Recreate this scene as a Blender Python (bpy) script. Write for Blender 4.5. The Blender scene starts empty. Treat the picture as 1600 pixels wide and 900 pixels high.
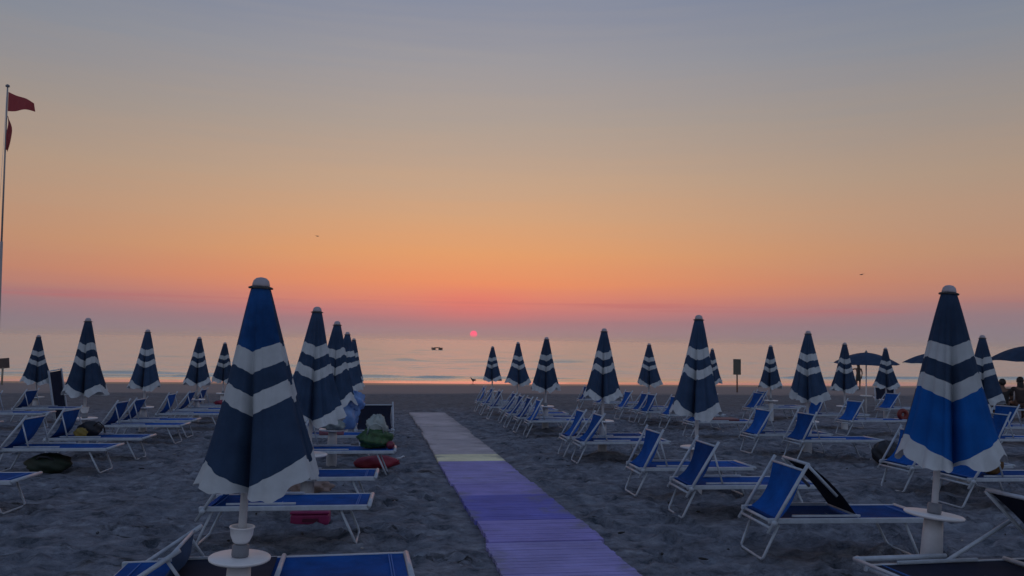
import bpy, bmesh, math, random
import numpy as np
from mathutils import Vector, Matrix, Euler

R = math.radians
PI = math.pi
S = bpy.context.scene
C = S.collection
rnd = random.Random(7)

# ------------------------------------------------------------------ camera
EYE = 1.7
YAW, PITCH, ROLL = R(9.4), R(3.69), R(0.81)
cam_d = bpy.data.cameras.new("camera")
cam = bpy.data.objects.new("camera", cam_d)
C.objects.link(cam)
cam_d.sensor_width = 36
cam_d.lens = 1256 / 1600 * 36
cam_d.clip_start = 0.05
cam_d.clip_end = 40000
_r0 = Vector((math.cos(YAW), -math.sin(YAW), 0))
_f0 = Vector((math.sin(YAW), math.cos(YAW), 0))
_fw = _f0 * math.cos(PITCH) + Vector((0, 0, math.sin(PITCH)))
_u0 = _r0.cross(_fw)
_r = _r0 * math.cos(ROLL) + _u0 * math.sin(ROLL)
_u = -_r0 * math.sin(ROLL) + _u0 * math.cos(ROLL)
cam.matrix_world = Matrix(((_r.x, _u.x, -_fw.x, 0), (_r.y, _u.y, -_fw.y, 0), (_r.z, _u.z, -_fw.z, EYE), (0, 0, 0, 1)))
S.camera = cam
S.cycles.volume_bounces = 1
S.view_settings.view_transform = 'Standard'
S.view_settings.look = 'None'
S.view_settings.exposure = 0.1
S.view_settings.gamma = 1.0
S.view_settings.use_curve_mapping = False

# ------------------------------------------------------------------ sky
SUN_AZ, SUN_EL = R(6.72), R(0.36)          # azimuth from +Y towards +X
sun_dir = Vector((math.sin(SUN_AZ) * math.cos(SUN_EL), math.cos(SUN_AZ) * math.cos(SUN_EL), math.sin(SUN_EL)))


def lin(c):
    return tuple(((v / 255) / 12.92 if v / 255 <= 0.04045 else ((v / 255 + 0.055) / 1.055) ** 2.4) for v in c)


world = bpy.data.worlds.new("World")
S.world = world
world.use_nodes = True
nt = world.node_tree
nt.nodes.clear()


class NT:
    """small helper to write node graphs"""

    def __init__(self, tree):
        self.t = tree

    def n(self, typ, **kw):
        nd = self.t.nodes.new(typ)
        for k, v in kw.items():
            setattr(nd, k, v)
        return nd

    def put(self, sock, v):
        if isinstance(v, bpy.types.NodeSocket):
            self.t.links.new(v, sock)
        else:
            sock.default_value = v

    def math(self, op, a, b=None, c=None, clamp=False):
        nd = self.n('ShaderNodeMath', operation=op, use_clamp=clamp)
        self.put(nd.inputs[0], a)
        if b is not None:
            self.put(nd.inputs[1], b)
        if c is not None:
            self.put(nd.inputs[2], c)
        return nd.outputs[0]

    def vmath(self, op, a, b=None):
        nd = self.n('ShaderNodeVectorMath', operation=op)
        self.put(nd.inputs[0], a)
        if b is not None:
            self.put(nd.inputs[1], b)
        return nd.outputs['Value'] if op in ('DOT_PRODUCT', 'LENGTH') else nd.outputs['Vector']

    def ramp(self, fac, stops, interp='LINEAR'):
        nd = self.n('ShaderNodeValToRGB')
        cr = nd.color_ramp
        cr.interpolation = interp
        while len(cr.elements) > 1:
            cr.elements.remove(cr.elements[-1])
        cr.elements[0].position = stops[0][0]
        cr.elements[0].color = tuple(stops[0][1]) + (1,) if len(stops[0][1]) == 3 else stops[0][1]
        for p, c in stops[1:]:
            e = cr.elements.new(p)
            e.color = tuple(c) + (1,) if len(c) == 3 else c
        self.put(nd.inputs[0], fac)
        return nd.outputs[0]

    def mix(self, fac, a, b, mode='MIX'):
        nd = self.n('ShaderNodeMix', data_type='RGBA', blend_type=mode)
        self.put(nd.inputs[0], fac)
        self.put(nd.inputs[6], a if isinstance(a, bpy.types.NodeSocket) else tuple(a) + (1,))
        self.put(nd.inputs[7], b if isinstance(b, bpy.types.NodeSocket) else tuple(b) + (1,))
        return nd.outputs[2]

    def noise(self, vec, scale, detail=3.0, rough=0.5, dist=0.0):
        nd = self.n('ShaderNodeTexNoise')
        self.put(nd.inputs['Vector'], vec)
        nd.inputs['Scale'].default_value = scale
        nd.inputs['Detail'].default_value = detail
        nd.inputs['Roughness'].default_value = rough
        nd.inputs['Distortion'].default_value = dist
        return nd.outputs['Fac']

    def mapping(self, vec, scale=(1, 1, 1), loc=(0, 0, 0)):
        nd = self.n('ShaderNodeMapping')
        self.put(nd.inputs[0], vec)
        nd.inputs['Scale'].default_value = scale
        nd.inputs['Location'].default_value = loc
        return nd.outputs[0]


def el_stops(rows):
    return [(math.sqrt(max(e, 0) / 90), lin(c)) for e, c in rows]


w = NT(nt)
tc = w.n('ShaderNodeTexCoord').outputs['Generated']
dirn = w.vmath('NORMALIZE', tc)
sep = w.n('ShaderNodeSeparateXYZ')
w.put(sep.inputs[0], dirn)
el = w.math('MULTIPLY', w.math('ARCSINE', sep.outputs['Z']), 180 / PI)
# slight uneven layering of the haze
streak = w.noise(w.mapping(dirn, (2.2, 2.2, 46)), 2.0, 4.0, 0.55)
el2 = w.math('ADD', el, w.math('MULTIPLY', w.math('SUBTRACT', streak, 0.5), w.math('MULTIPLY_ADD', el, 0.10, 0.35)))
fac = w.math('SQRT', w.math('DIVIDE', w.math('MAXIMUM', el2, 0.0), 90.0))
near = el_stops([(0, (146, 124, 128)), (0.6, (150, 120, 128)), (1.3, (160, 114, 122)), (2.0, (188, 116, 117)), (2.9, (212, 125, 106)), (4.0, (222, 137, 97)),
                 (6.0, (217, 151, 103)), (8.5, (204, 156, 118)), (11.0, (189, 157, 131)), (15.0, (168, 153, 142)), (19.3, (150, 147, 151)), (23.6, (130, 136, 154)),
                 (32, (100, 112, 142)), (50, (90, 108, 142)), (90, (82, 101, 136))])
far = el_stops([(0, (132, 122, 128)), (0.9, (130, 118, 128)), (1.8, (138, 116, 124)), (2.6, (152, 116, 118)), (3.3, (172, 121, 110)), (4.2, (180, 126, 106)), (6.0, (180, 136, 110)),
                (8.5, (174, 141, 119)), (11.0, (166, 143, 125)), (15.0, (148, 139, 134)), (19.3, (128, 133, 144)), (23.6, (112, 123, 146)),
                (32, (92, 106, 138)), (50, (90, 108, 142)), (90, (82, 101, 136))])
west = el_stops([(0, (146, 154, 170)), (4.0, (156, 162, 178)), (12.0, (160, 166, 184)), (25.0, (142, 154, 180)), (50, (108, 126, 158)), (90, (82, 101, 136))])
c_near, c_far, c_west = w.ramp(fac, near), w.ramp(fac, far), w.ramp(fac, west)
hor = w.vmath('NORMALIZE', w.vmath('MULTIPLY', dirn, (1, 1, 0)))
az = w.vmath('DOT_PRODUCT', hor, (math.sin(SUN_AZ), math.cos(SUN_AZ), 0))     # cos of azimuth from the sun
azd = w.math('MULTIPLY', w.math('ARCCOSINE', w.math('MINIMUM', w.math('MAXIMUM', az, -1.0), 1.0)), 180 / PI)
m1 = w.n('ShaderNodeMapRange', interpolation_type='SMOOTHSTEP')
w.put(m1.inputs[0], azd)
m1.inputs[1].default_value, m1.inputs[2].default_value = 1, 38
m2 = w.n('ShaderNodeMapRange', interpolation_type='SMOOTHSTEP')
w.put(m2.inputs[0], azd)
m2.inputs[1].default_value, m2.inputs[2].default_value = 40, 120
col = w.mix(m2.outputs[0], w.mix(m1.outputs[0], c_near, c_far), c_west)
# red glow in the haze about the sun
sd = w.vmath('DOT_PRODUCT', dirn, tuple(sun_dir))
glow_v = w.vmath('LENGTH', w.vmath('MULTIPLY', w.vmath('SUBTRACT', dirn, tuple(Vector((math.sin(SUN_AZ), math.cos(SUN_AZ), math.sin(R(2.5)))))), (1, 1, 3.6)))
glow = w.math('POWER', 2.718, w.math('MULTIPLY', w.math('POWER', w.math('DIVIDE', glow_v, 0.070), 2.0), -1.0))
col = w.mix(w.math('MULTIPLY', glow, 0.32), col, lin((226, 98, 96)))
# thin dark cloud line
cl = w.noise(w.mapping(dirn, (5, 5, 230)), 1.0, 2.0, 0.5)
band = w.math('POWER', 2.718, w.math('MULTIPLY', w.math('POWER', w.math('DIVIDE', w.math('SUBTRACT', el, 2.35), 0.45), 2.0), -1.0))
clm = w.math('MULTIPLY', w.math('MULTIPLY', w.math('SUBTRACT', cl, 0.5), 5.0, clamp=True), w.math('MULTIPLY', band, 0.5))
col = w.mix(clm, col, lin((176, 96, 104)))
# the disc of the rising sun, dimmed by the haze it stands in
ang = w.math('MULTIPLY', w.math('ARCCOSINE', w.math('MINIMUM', sd, 1.0)), 180 / PI)
disc = w.n('ShaderNodeMapRange', interpolation_type='SMOOTHSTEP')
w.put(disc.inputs[0], ang)
disc.inputs[1].default_value, disc.inputs[2].default_value, disc.inputs[3].default_value, disc.inputs[4].default_value = 0.205, 0.285, 1, 0
dim = w.n('ShaderNodeMapRange')
w.put(dim.inputs[0], el)
dim.inputs[1].default_value, dim.inputs[2].default_value, dim.inputs[3].default_value, dim.inputs[4].default_value = 0.05, 0.3, 0.35, 1
col = w.mix(w.math('MULTIPLY', disc.outputs[0], dim.outputs[0]), col, (1.35, 0.07, 0.24))
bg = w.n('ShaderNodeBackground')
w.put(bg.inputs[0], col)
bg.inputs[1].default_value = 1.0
sky = w.n('ShaderNodeTexSky', sky_type='NISHITA')
sky.sun_disc = False
sky.sun_elevation = SUN_EL
sky.sun_rotation = SUN_AZ
sky.air_density, sky.dust_density = 1.0, 2.0
bg2 = w.n('ShaderNodeBackground')
w.put(bg2.inputs[0], sky.outputs[0])
bg2.inputs[1].default_value = 0.004
add = w.n('ShaderNodeAddShader')
w.put(add.inputs[0], bg.outputs[0])
w.put(add.inputs[1], bg2.outputs[0])
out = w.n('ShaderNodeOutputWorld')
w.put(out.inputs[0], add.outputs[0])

# ------------------------------------------------------------------ sun
sl = bpy.data.lights.new("sun", 'SUN')
sl.energy = 0.01
sl.angle = R(14)
sl.color = (1.0, 0.32, 0.26)
so = bpy.data.objects.new("sun", sl)
C.objects.link(so)
so.rotation_euler = (-sun_dir).to_track_quat('-Z', 'Y').to_euler()
so.location = (0, 0, 30)

# ------------------------------------------------------------------ materials
MATS = {}


def mat(name, base, rough=0.6, metal=0.0, spec=0.5, var=0.0, vscale=8.0, bump=0.0, bscale=60.0, trans=None, alpha=None, coord='Object', each=None):
    if name in MATS:
        return MATS[name]
    m = bpy.data.materials.new(name)
    m.use_nodes = True
    t = NT(m.node_tree)
    p = m.node_tree.nodes['Principled BSDF']
    tc_ = t.n('ShaderNodeTexCoord').outputs[coord]
    if var:
        nz = t.noise(tc_, vscale, 4.0, 0.6)
        k = t.n('ShaderNodeMapRange')
        t.put(k.inputs[0], nz)
        k.inputs[1].default_value, k.inputs[2].default_value = 0.3, 0.7
        a = tuple(v * (1 - var) for v in base)
        b = tuple(min(1, v * (1 + var)) for v in base)
        c_ = t.mix(k.outputs[0], a, b)
        if each:
            oi = t.n('ShaderNodeObjectInfo')
            c_ = t.mix(oi.outputs['Random'], t.mix(1.0, c_, (each[0],) * 3, 'MULTIPLY'), t.mix(1.0, c_, (each[1],) * 3, 'MULTIPLY'))
        t.put(p.inputs['Base Color'], c_)
    else:
        p.inputs['Base Color'].default_value = tuple(base) + (1,)
    p.inputs['Roughness'].default_value = rough
    p.inputs['Metallic'].default_value = metal
    p.inputs['Specular IOR Level'].default_value = spec
    if bump:
        b = t.n('ShaderNodeBump')
        b.inputs['Strength'].default_value = bump
        b.inputs['Distance'].default_value = 0.01
        t.put(b.inputs['Height'], t.noise(tc_, bscale, 3.0, 0.6))
        t.put(p.inputs['Normal'], b.outputs[0])
    if trans:
        tr = t.n('ShaderNodeBsdfTranslucent')
        tr.inputs[0].default_value = tuple(trans[1]) + (1,)
        mx = t.n('ShaderNodeMixShader')
        mx.inputs[0].default_value = trans[0]
        t.put(mx.inputs[1], p.outputs[0])
        t.put(mx.inputs[2], tr.outputs[0])
        t.put(m.node_tree.nodes['Material Output'].inputs[0], mx.outputs[0])
    if alpha is not None:
        p.inputs['Alpha'].default_value = alpha
    MATS[name] = m
    return m


M_WHITE = mat('white_paint', (0.62, 0.64, 0.66), 0.45, var=0.12, vscale=9)
M_SLEEVE = mat('dull_white_plastic', (0.46, 0.46, 0.47), 0.5, var=0.2, vscale=5)
M_ALU = mat('white_aluminium', (0.38, 0.43, 0.48), 0.38, 0.0, var=0.15, vscale=14)
M_PLASTIC = mat('white_plastic', (0.72, 0.72, 0.72), 0.4, var=0.08, vscale=6)
M_GREY = mat('grey_plastic', (0.16, 0.17, 0.19), 0.55)
M_CAP = mat('dull_cap_plastic', (0.36, 0.32, 0.34), 0.55, var=0.15)
M_BLACK = mat('black_plastic', (0.02, 0.02, 0.022), 0.5)
M_NAVY = mat('navy_canvas', (0.030, 0.056, 0.105), 0.9, spec=0.15, var=0.22, vscale=5, bump=0.25, bscale=90, trans=(0.12, (0.03, 0.08, 0.2)), each=(0.8, 1.2))
M_ROYAL = mat('royal_canvas', (0.006, 0.090, 0.32), 0.9, spec=0.15, var=0.22, vscale=5, bump=0.25, bscale=90, trans=(0.15, (0.02, 0.12, 0.5)))
M_CANVAS = mat('white_canvas', (0.53, 0.56, 0.57), 0.9, spec=0.15, var=0.12, vscale=7, bump=0.25, bscale=90, trans=(0.15, (0.5, 0.52, 0.52)), each=(0.85, 1.05))
M_MESH = mat('blue_mesh_fabric', (0.005, 0.078, 0.31), 0.85, spec=0.10, var=0.28, vscale=5, bump=0.3, bscale=240, each=(0.55, 1.15))
M_SEAM = mat('pale_blue_stitching', (0.03, 0.13, 0.40), 0.8)
M_MESHD = mat('dark_mesh_fabric', (0.012, 0.016, 0.035), 0.85, spec=0.2, var=0.2, vscale=6)
M_WOOD = mat('weathered_wood', (0.10, 0.075, 0.055), 0.85, var=0.3, vscale=12)


def sand_material():
    m = bpy.data.materials.new('beach_sand')
    m.use_nodes = True
    t = NT(m.node_tree)
    p = m.node_tree.nodes['Principled BSDF']
    pos = t.n('ShaderNodeTexCoord').outputs['Object']
    n1 = t.noise(pos, 0.55, 5.0, 0.6)
    n2 = t.noise(t.mapping(pos, (0.8, 1.0, 1)), 4.6, 6.0, 0.70)
    n3 = t.noise(pos, 14.0, 3.0, 0.6)
    base = t.ramp(n2, [(0.34, (0.048, 0.058, 0.072)), (0.44, (0.142, 0.150, 0.174)), (0.55, (0.218, 0.226, 0.256)), (0.67, (0.32, 0.34, 0.37))])  # lit lumps pale and shaded hollows dark, painted into the sand colour
    base = t.mix(t.math('MULTIPLY', t.math('SUBTRACT', n1, 0.40), 2.2, clamp=True), base, t.mix(0.5, base, (0.145, 0.172, 0.205)))
    base = t.mix(t.math('MULTIPLY', t.math('SUBTRACT', n3, 0.62), 4.0, clamp=True), base, (0.10, 0.10, 0.10))
    n4 = t.noise(t.mapping(pos, (0.8, 1.3, 1)), 0.9, 2.0, 0.5)
    n5 = t.noise(t.mapping(pos, (0.7, 1.2, 1), (3, 7, 0)), 6.0, 4.0, 0.65)
    deb = t.math('MULTIPLY', t.math('MULTIPLY', t.math('SUBTRACT', n4, 0.56), 9.0, clamp=True), t.math('MULTIPLY', t.math('SUBTRACT', n5, 0.52), 9.0, clamp=True))
    base = t.mix(deb, base, (0.028, 0.028, 0.028))
    sp = t.n('ShaderNodeSeparateXYZ')
    t.put(sp.inputs[0], pos)
    yw = t.math('ADD', sp.outputs['Y'], t.math('MULTIPLY', t.math('SUBTRACT', n1, 0.5), 7.0))
    trod = t.n('ShaderNodeMapRange', interpolation_type='SMOOTHSTEP')
    t.put(trod.inputs[0], yw)
    trod.inputs[1].default_value, trod.inputs[2].default_value = 22, 30
    base = t.mix(t.math('MULTIPLY', trod.outputs[0], 0.55), base, (0.125, 0.108, 0.096))
    wet_sheen = t.n('ShaderNodeMapRange', interpolation_type='SMOOTHSTEP')
    t.put(wet_sheen.inputs[0], yw)
    wet_sheen.inputs[1].default_value, wet_sheen.inputs[2].default_value = 37, 42
    base = t.mix(wet_sheen.outputs[0], base, (0.215, 0.175, 0.16))  # wet sand, with the reflected sky painted in as a paler tone
    soaked = t.n('ShaderNodeMapRange', interpolation_type='SMOOTHSTEP')
    t.put(soaked.inputs[0], sp.outputs['Y'])
    soaked.inputs[1].default_value, soaked.inputs[2].default_value = 49, 53
    base = t.mix(soaked.outputs[0], base, (0.07, 0.06, 0.055))
    t.put(p.inputs['Base Color'], base)
    t.put(p.inputs['Roughness'], t.math('SUBTRACT', t.math('SUBTRACT', 0.95, t.math('MULTIPLY', wet_sheen.outputs[0], 0.30)), t.math('MULTIPLY', soaked.outputs[0], 0.35)))
    p.inputs['Specular IOR Level'].default_value = 0.25
    b = t.n('ShaderNodeBump')
    t.put(b.inputs['Strength'], t.math('SUBTRACT', 1.0, t.math('MULTIPLY', wet_sheen.outputs[0], 0.85)))
    b.inputs['Distance'].default_value = 0.13
    t.put(b.inputs['Height'], t.math('ADD', n2, t.math('MULTIPLY', n3, 0.35)))
    t.put(p.inputs['Normal'], b.outputs[0])
    return m


def sea_material():
    m = bpy.data.materials.new('sea_water')
    m.use_nodes = True
    t = NT(m.node_tree)
    p = m.node_tree.nodes['Principled BSDF']
    pos = t.n('ShaderNodeTexCoord').outputs['Object']
    p.inputs['Base Color'].default_value = (0.82, 0.86, 0.76, 1)
    p.inputs['Metallic'].default_value = 0.58
    p.inputs['IOR'].default_value = 1.5
    sp = t.n('ShaderNodeSeparateXYZ')
    t.put(sp.inputs[0], pos)
    calm = t.n('ShaderNodeMapRange', interpolation_type='SMOOTHSTEP')
    t.put(calm.inputs[0], sp.outputs['Y'])
    calm.inputs[1].default_value, calm.inputs[2].default_value = 55, 66
    t.put(p.inputs['Roughness'], t.math('MULTIPLY_ADD', calm.outputs[0], 0.14, 0.08))
    n1 = t.noise(t.mapping(pos, (0.5, 1.4, 1)), 1.0, 4.0, 0.6)
    n2 = t.noise(t.mapping(pos, (0.12, 0.5, 1)), 1.0, 3.0, 0.55)
    h = t.math('ADD', t.math('MULTIPLY', n1, 0.5), n2)
    b = t.n('ShaderNodeBump')
    t.put(b.inputs['Strength'], t.math('MULTIPLY_ADD', calm.outputs[0], 0.40, 0.04))
    b.inputs['Distance'].default_value = 0.5
    t.put(b.inputs['Height'], h)
    t.put(p.inputs['Normal'], b.outputs[0])
    return m


M_SAND, M_SEA = sand_material(), sea_material()

# ------------------------------------------------------------------ mesh helpers


class MB:
    """collects simple shapes into one mesh"""

    def __init__(self):
        self.v, self.f, self.mi, self.sm = [], [], [], []

    def add(self, vs, fs, mi=0, smooth=False):
        o = len(self.v)
        self.v += [tuple(p) for p in vs]
        self.f += [tuple(i + o for i in q) for q in fs]
        self.mi += [mi] * len(fs)
        self.sm += [smooth] * len(fs)
        return self

    def box(self, lo, hi, mi=0, mtx=None, bev=0.0):
        x0, y0, z0 = lo
        x1, y1, z1 = hi
        if bev > 0:
            bm = bmesh.new()
            bmesh.ops.create_cube(bm, size=1)
            for q in bm.verts:
                q.co = Vector((x0 + (q.co.x + .5) * (x1 - x0), y0 + (q.co.y + .5) * (y1 - y0), z0 + (q.co.z + .5) * (z1 - z0)))
            bmesh.ops.bevel(bm, geom=bm.edges[:], offset=bev, segments=2, affect='EDGES', profile=0.5)
            bm.verts.index_update()
            vs = [q.co.copy() for q in bm.verts]
            fs = [[q.index for q in f.verts] for f in bm.faces]
            bm.free()
        else:
            vs = [Vector(q) for q in ((x0, y0, z0), (x1, y0, z0), (x1, y1, z0), (x0, y1, z0), (x0, y0, z1), (x1, y0, z1), (x1, y1, z1), (x0, y1, z1))]
            fs = [(0, 3, 2, 1), (4, 5, 6, 7), (0, 1, 5, 4), (1, 2, 6, 5), (2, 3, 7, 6), (3, 0, 4, 7)]
        if mtx:
            vs = [mtx @ q for q in vs]
        return self.add(vs, fs, mi)

    def tube(self, pts, r, seg=8, mi=0, closed=False, flat=1.0):
        """round (or, with flat, oval) tube along a polyline; r may be a list"""
        pts = [Vector(p) for p in pts]
        n = len(pts)
        rs = r if isinstance(r, (list, tuple)) else [r] * n
        vs, fs = [], []
        up = Vector((0, 0, 1))
        for i, p in enumerate(pts):
            if closed:
                d = (pts[(i + 1) % n] - pts[i - 1])
            else:
                d = pts[min(i + 1, n - 1)] - pts[max(i - 1, 0)]
            d.normalize()
            a = d.cross(up)
            if a.length < 1e-3:
                a = d.cross(Vector((0, 1, 0)))
            a.normalize()
            b = a.cross(d).normalized()
            for k in range(seg):
                t_ = 2 * PI * k / seg
                vs.append(p + a * math.cos(t_) * rs[i] * flat + b * math.sin(t_) * rs[i])
        m = n if closed else n - 1
        for i in range(m):
            j = (i + 1) % n
            for k in range(seg):
                k2 = (k + 1) % seg
                fs.append((i * seg + k, i * seg + k2, j * seg + k2, j * seg + k))
        if not closed:
            fs.append(tuple(reversed(range(seg))))
            fs.append(tuple((n - 1) * seg + k for k in range(seg)))
        return self.add(vs, fs, mi, True)

    def lathe(self, prof, seg=24, mi=0, c=(0, 0, 0), smooth=True):
        vs, fs = [], []
        for r, z in prof:
            for k in range(seg):
                t_ = 2 * PI * k / seg
                vs.append((c[0] + r * math.cos(t_), c[1] + r * math.sin(t_), c[2] + z))
        for i in range(len(prof) - 1):
            for k in range(seg):
                k2 = (k + 1) % seg
                fs.append((i * seg + k, i * seg + k2, (i + 1) * seg + k2, (i + 1) * seg + k))
        fs.append(tuple(reversed(range(seg))))
        fs.append(tuple((len(prof) - 1) * seg + k for k in range(seg)))
        return self.add(vs, fs, mi, smooth)

    def grid(self, P, mi=0, smooth=True, wrap=False):
        """P: rows of points"""
        nr, nc = len(P), len(P[0])
        vs = [q for row in P for q in row]
        fs = []
        for i in range(nr - 1):
            for j in range(nc if wrap else nc - 1):
                j2 = (j + 1) % nc
                fs.append((i * nc + j, i * nc + j2, (i + 1) * nc + j2, (i + 1) * nc + j))
        return self.add(vs, fs, mi, smooth)

    def build(self, name, mats, parent=None, loc=None):
        me = bpy.data.meshes.new(name)
        me.from_pydata(self.v, [], self.f)
        for m_ in (mats if isinstance(mats, (list, tuple)) else [mats]):
            me.materials.append(m_)
        me.polygons.foreach_set('material_index', self.mi)
        me.polygons.foreach_set('use_smooth', self.sm)
        me.update()
        o = bpy.data.objects.new(name, me)
        C.objects.link(o)
        if parent:
            o.parent = parent
        if loc:
            o.location = loc
        return o


def tag(o, label=None, cat=None, group=None, kind=None):
    if label:
        o['label'] = label
    if cat:
        o['category'] = cat
    if group:
        o['group'] = group
    if kind:
        o['kind'] = kind
    return o


def empty(name, loc=(0, 0, 0), rot=(0, 0, 0)):
    o = bpy.data.objects.new(name, None)
    C.objects.link(o)
    o.empty_display_size = 0.2
    o.location = loc
    o.rotation_euler = rot
    return o


def copy_tree(o, parent=None):
    c = o.copy()
    C.objects.link(c)
    c.parent = parent
    for ch in list(o.children):
        copy_tree(ch, c)
    return c


# ------------------------------------------------------------------ terrain
_PY = [-400, -5, 0, 14, 23, 28, 38, 48, 54, 120, 400]
_PZ = [0.4, 0.1, 0.0, -0.29, -0.52, -0.68, -0.98, -1.16, -1.285, -3.3, -9.0]
SEA = -1.30


def g(Y):
    return float(np.interp(Y, _PY, _PZ))


def slope(Y):
    return math.atan((g(Y + 1) - g(Y - 1)) / 2)


def vnoise(x, y, seed):
    r = np.random.RandomState(seed)
    T = r.rand(256, 256)
    xi, yi = np.floor(x).astype(int), np.floor(y).astype(int)
    fx, fy = x - xi, y - yi
    fx, fy = fx * fx * (3 - 2 * fx), fy * fy * (3 - 2 * fy)
    a, b = T[xi % 256, yi % 256], T[(xi + 1) % 256, yi % 256]
    c_, d = T[xi % 256, (yi + 1) % 256], T[(xi + 1) % 256, (yi + 1) % 256]
    return (a * (1 - fx) + b * fx) * (1 - fy) + (c_ * (1 - fx) + d * fx) * fy - 0.5


PATH_X0, PATH_X1, PATH_END = 1.02, 2.09, 24.8


def graded(a, b, step, growth, lim):
    out_ = [a]
    s_ = step
    while out_[-1] < b:
        out_.append(out_[-1] + s_)
        s_ = min(s_ * growth, lim)
    return out_


def make_sheet(name, xs, ys, zf, material):
    X, Y = np.meshgrid(np.array(xs), np.array(ys))
    Z = zf(X, Y)
    nr, nc = X.shape
    co = np.stack([X, Y, Z], -1).reshape(-1, 3).astype(np.float32)
    me = bpy.data.meshes.new(name)
    me.vertices.add(len(co))
    me.vertices.foreach_set('co', co.ravel())
    i, j = np.meshgrid(np.arange(nr - 1), np.arange(nc - 1), indexing='ij')
    a = (i * nc + j).ravel()
    q = np.stack([a, a + 1, a + nc + 1, a + nc], -1).astype(np.int32)
    nf = len(q)
    me.loops.add(nf * 4)
    me.loops.foreach_set('vertex_index', q.ravel())
    me.polygons.add(nf)
    me.polygons.foreach_set('loop_start', np.arange(nf, dtype=np.int32) * 4)
    me.polygons.foreach_set('loop_total', np.full(nf, 4, dtype=np.int32))
    me.polygons.foreach_set('use_smooth', np.ones(nf, dtype=bool))
    me.update(calc_edges=True)
    me.validate()
    me.materials.append(material)
    o = bpy.data.objects.new(name, me)
    C.objects.link(o)
    return o


FEET = [(-.754, 4.76), (3.93, 5.31), (-.74, 9.3), (-.64, 12.4), (3.94, 9.62), (3.94, 13.84), (7.7, 13.6), (7.88, 9.9), (10.85, 13.08), (-4.77, 14.45), (-4.79, 17.94), (3.88, 18.45)]


def ground_z(X, Y):
    Z = np.interp(Y, _PY, _PZ)
    trod = np.clip(1 - (Y - 30) / 8, 0, 1) * np.clip((Y + 3) / 2, 0, 1)
    n = vnoise(X / 0.9, Y / 0.9, 1) * 0.045 + vnoise(X / 0.30, Y / 0.24, 2) * 0.040 + vnoise(X / 0.15, Y / 0.12, 3) * 0.045 + vnoise(X / 0.085, Y / 0.075, 4) * 0.018
    beach = vnoise(X / 6, Y / 3, 5) * 0.06 * np.clip((Y - 28) / 6, 0, 1) * np.clip((60 - Y) / 14, 0.15, 1)
    berm = 0.10 * np.exp(-((Y - 37.5 - 1.2 * vnoise(X / 9, X * 0, 6)) / 1.3) ** 2)
    Z = Z + n * trod + beach + berm
    # footprints
    r = np.random.RandomState(11)
    xs_, ys_ = X[0], Y[:, 0]
    for _ in range(4200):
        cx, cy = r.uniform(-10, 13), 3 + 19 * r.rand() ** 1.3
        a = r.uniform(0, 2 * PI)
        L_, W_ = r.uniform(0.11, 0.17), r.uniform(0.05, 0.075)
        dp = r.uniform(0.02, 0.06)
        i0, i1 = np.searchsorted(ys_, [cy - .35, cy + .35])
        j0, j1 = np.searchsorted(xs_, [cx - .35, cx + .35])
        if i1 - i0 < 2 or j1 - j0 < 2:
            continue
        dx, dy = X[i0:i1, j0:j1] - cx, Y[i0:i1, j0:j1] - cy
        u = (dx * math.cos(a) + dy * math.sin(a)) / L_
        v = (-dx * math.sin(a) + dy * math.cos(a)) / W_
        q = np.sqrt(u * u + v * v)
        Z[i0:i1, j0:j1] += -dp * np.exp(-q ** 4) + 0.4 * dp * np.exp(-((q - 1.45) / 0.35) ** 2)
    for (ux, uy) in FEET:
        i0, i1 = np.searchsorted(ys_, [uy - .9, uy + .9])
        j0, j1 = np.searchsorted(xs_, [ux - .9, ux + .9])
        if i1 - i0 > 1 and j1 - j0 > 1:
            q = np.hypot(X[i0:i1, j0:j1] - ux, Y[i0:i1, j0:j1] - uy)
            Z[i0:i1, j0:j1] += 0.07 * np.exp(-(q / 0.24) ** 2) - 0.03 * np.exp(-((q - 0.5) / 0.14) ** 2)
    # sand pressed flat under and beside the walkway
    px = np.clip((np.abs(X - (PATH_X0 + PATH_X1) / 2) - 0.56) / 0.22, 0, 1)
    py = np.clip((Y - PATH_END) / 0.3, 0, 1)
    k = np.maximum(px, py)
    base = np.interp(Y, _PY, _PZ) - 0.012
    return base * (1 - k) + Z * k


xs_l = graded(-5.5, -10000, -0.06, 1.0, 1) if False else None
fine = list(np.arange(-5.6, 9.0, 0.042))
right = graded(9.0, 14000, 0.06, 1.035, 4000)[1:]
left = [-(q) for q in graded(5.66, 14000, 0.06, 1.035, 4000)]
gx = sorted(left) + fine + right
gy = sorted([-q for q in graded(0.2, 400, 0.4, 1.3, 100)]) + graded(0.0, 3.0, 0.25, 1.0, 1)[:-1] + graded(3.0, 400, 0.032, 1.0065, 40)
ground = make_sheet('beach_sand', gx, gy, ground_z, M_SAND)
tag(ground, kind='structure')


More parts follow.
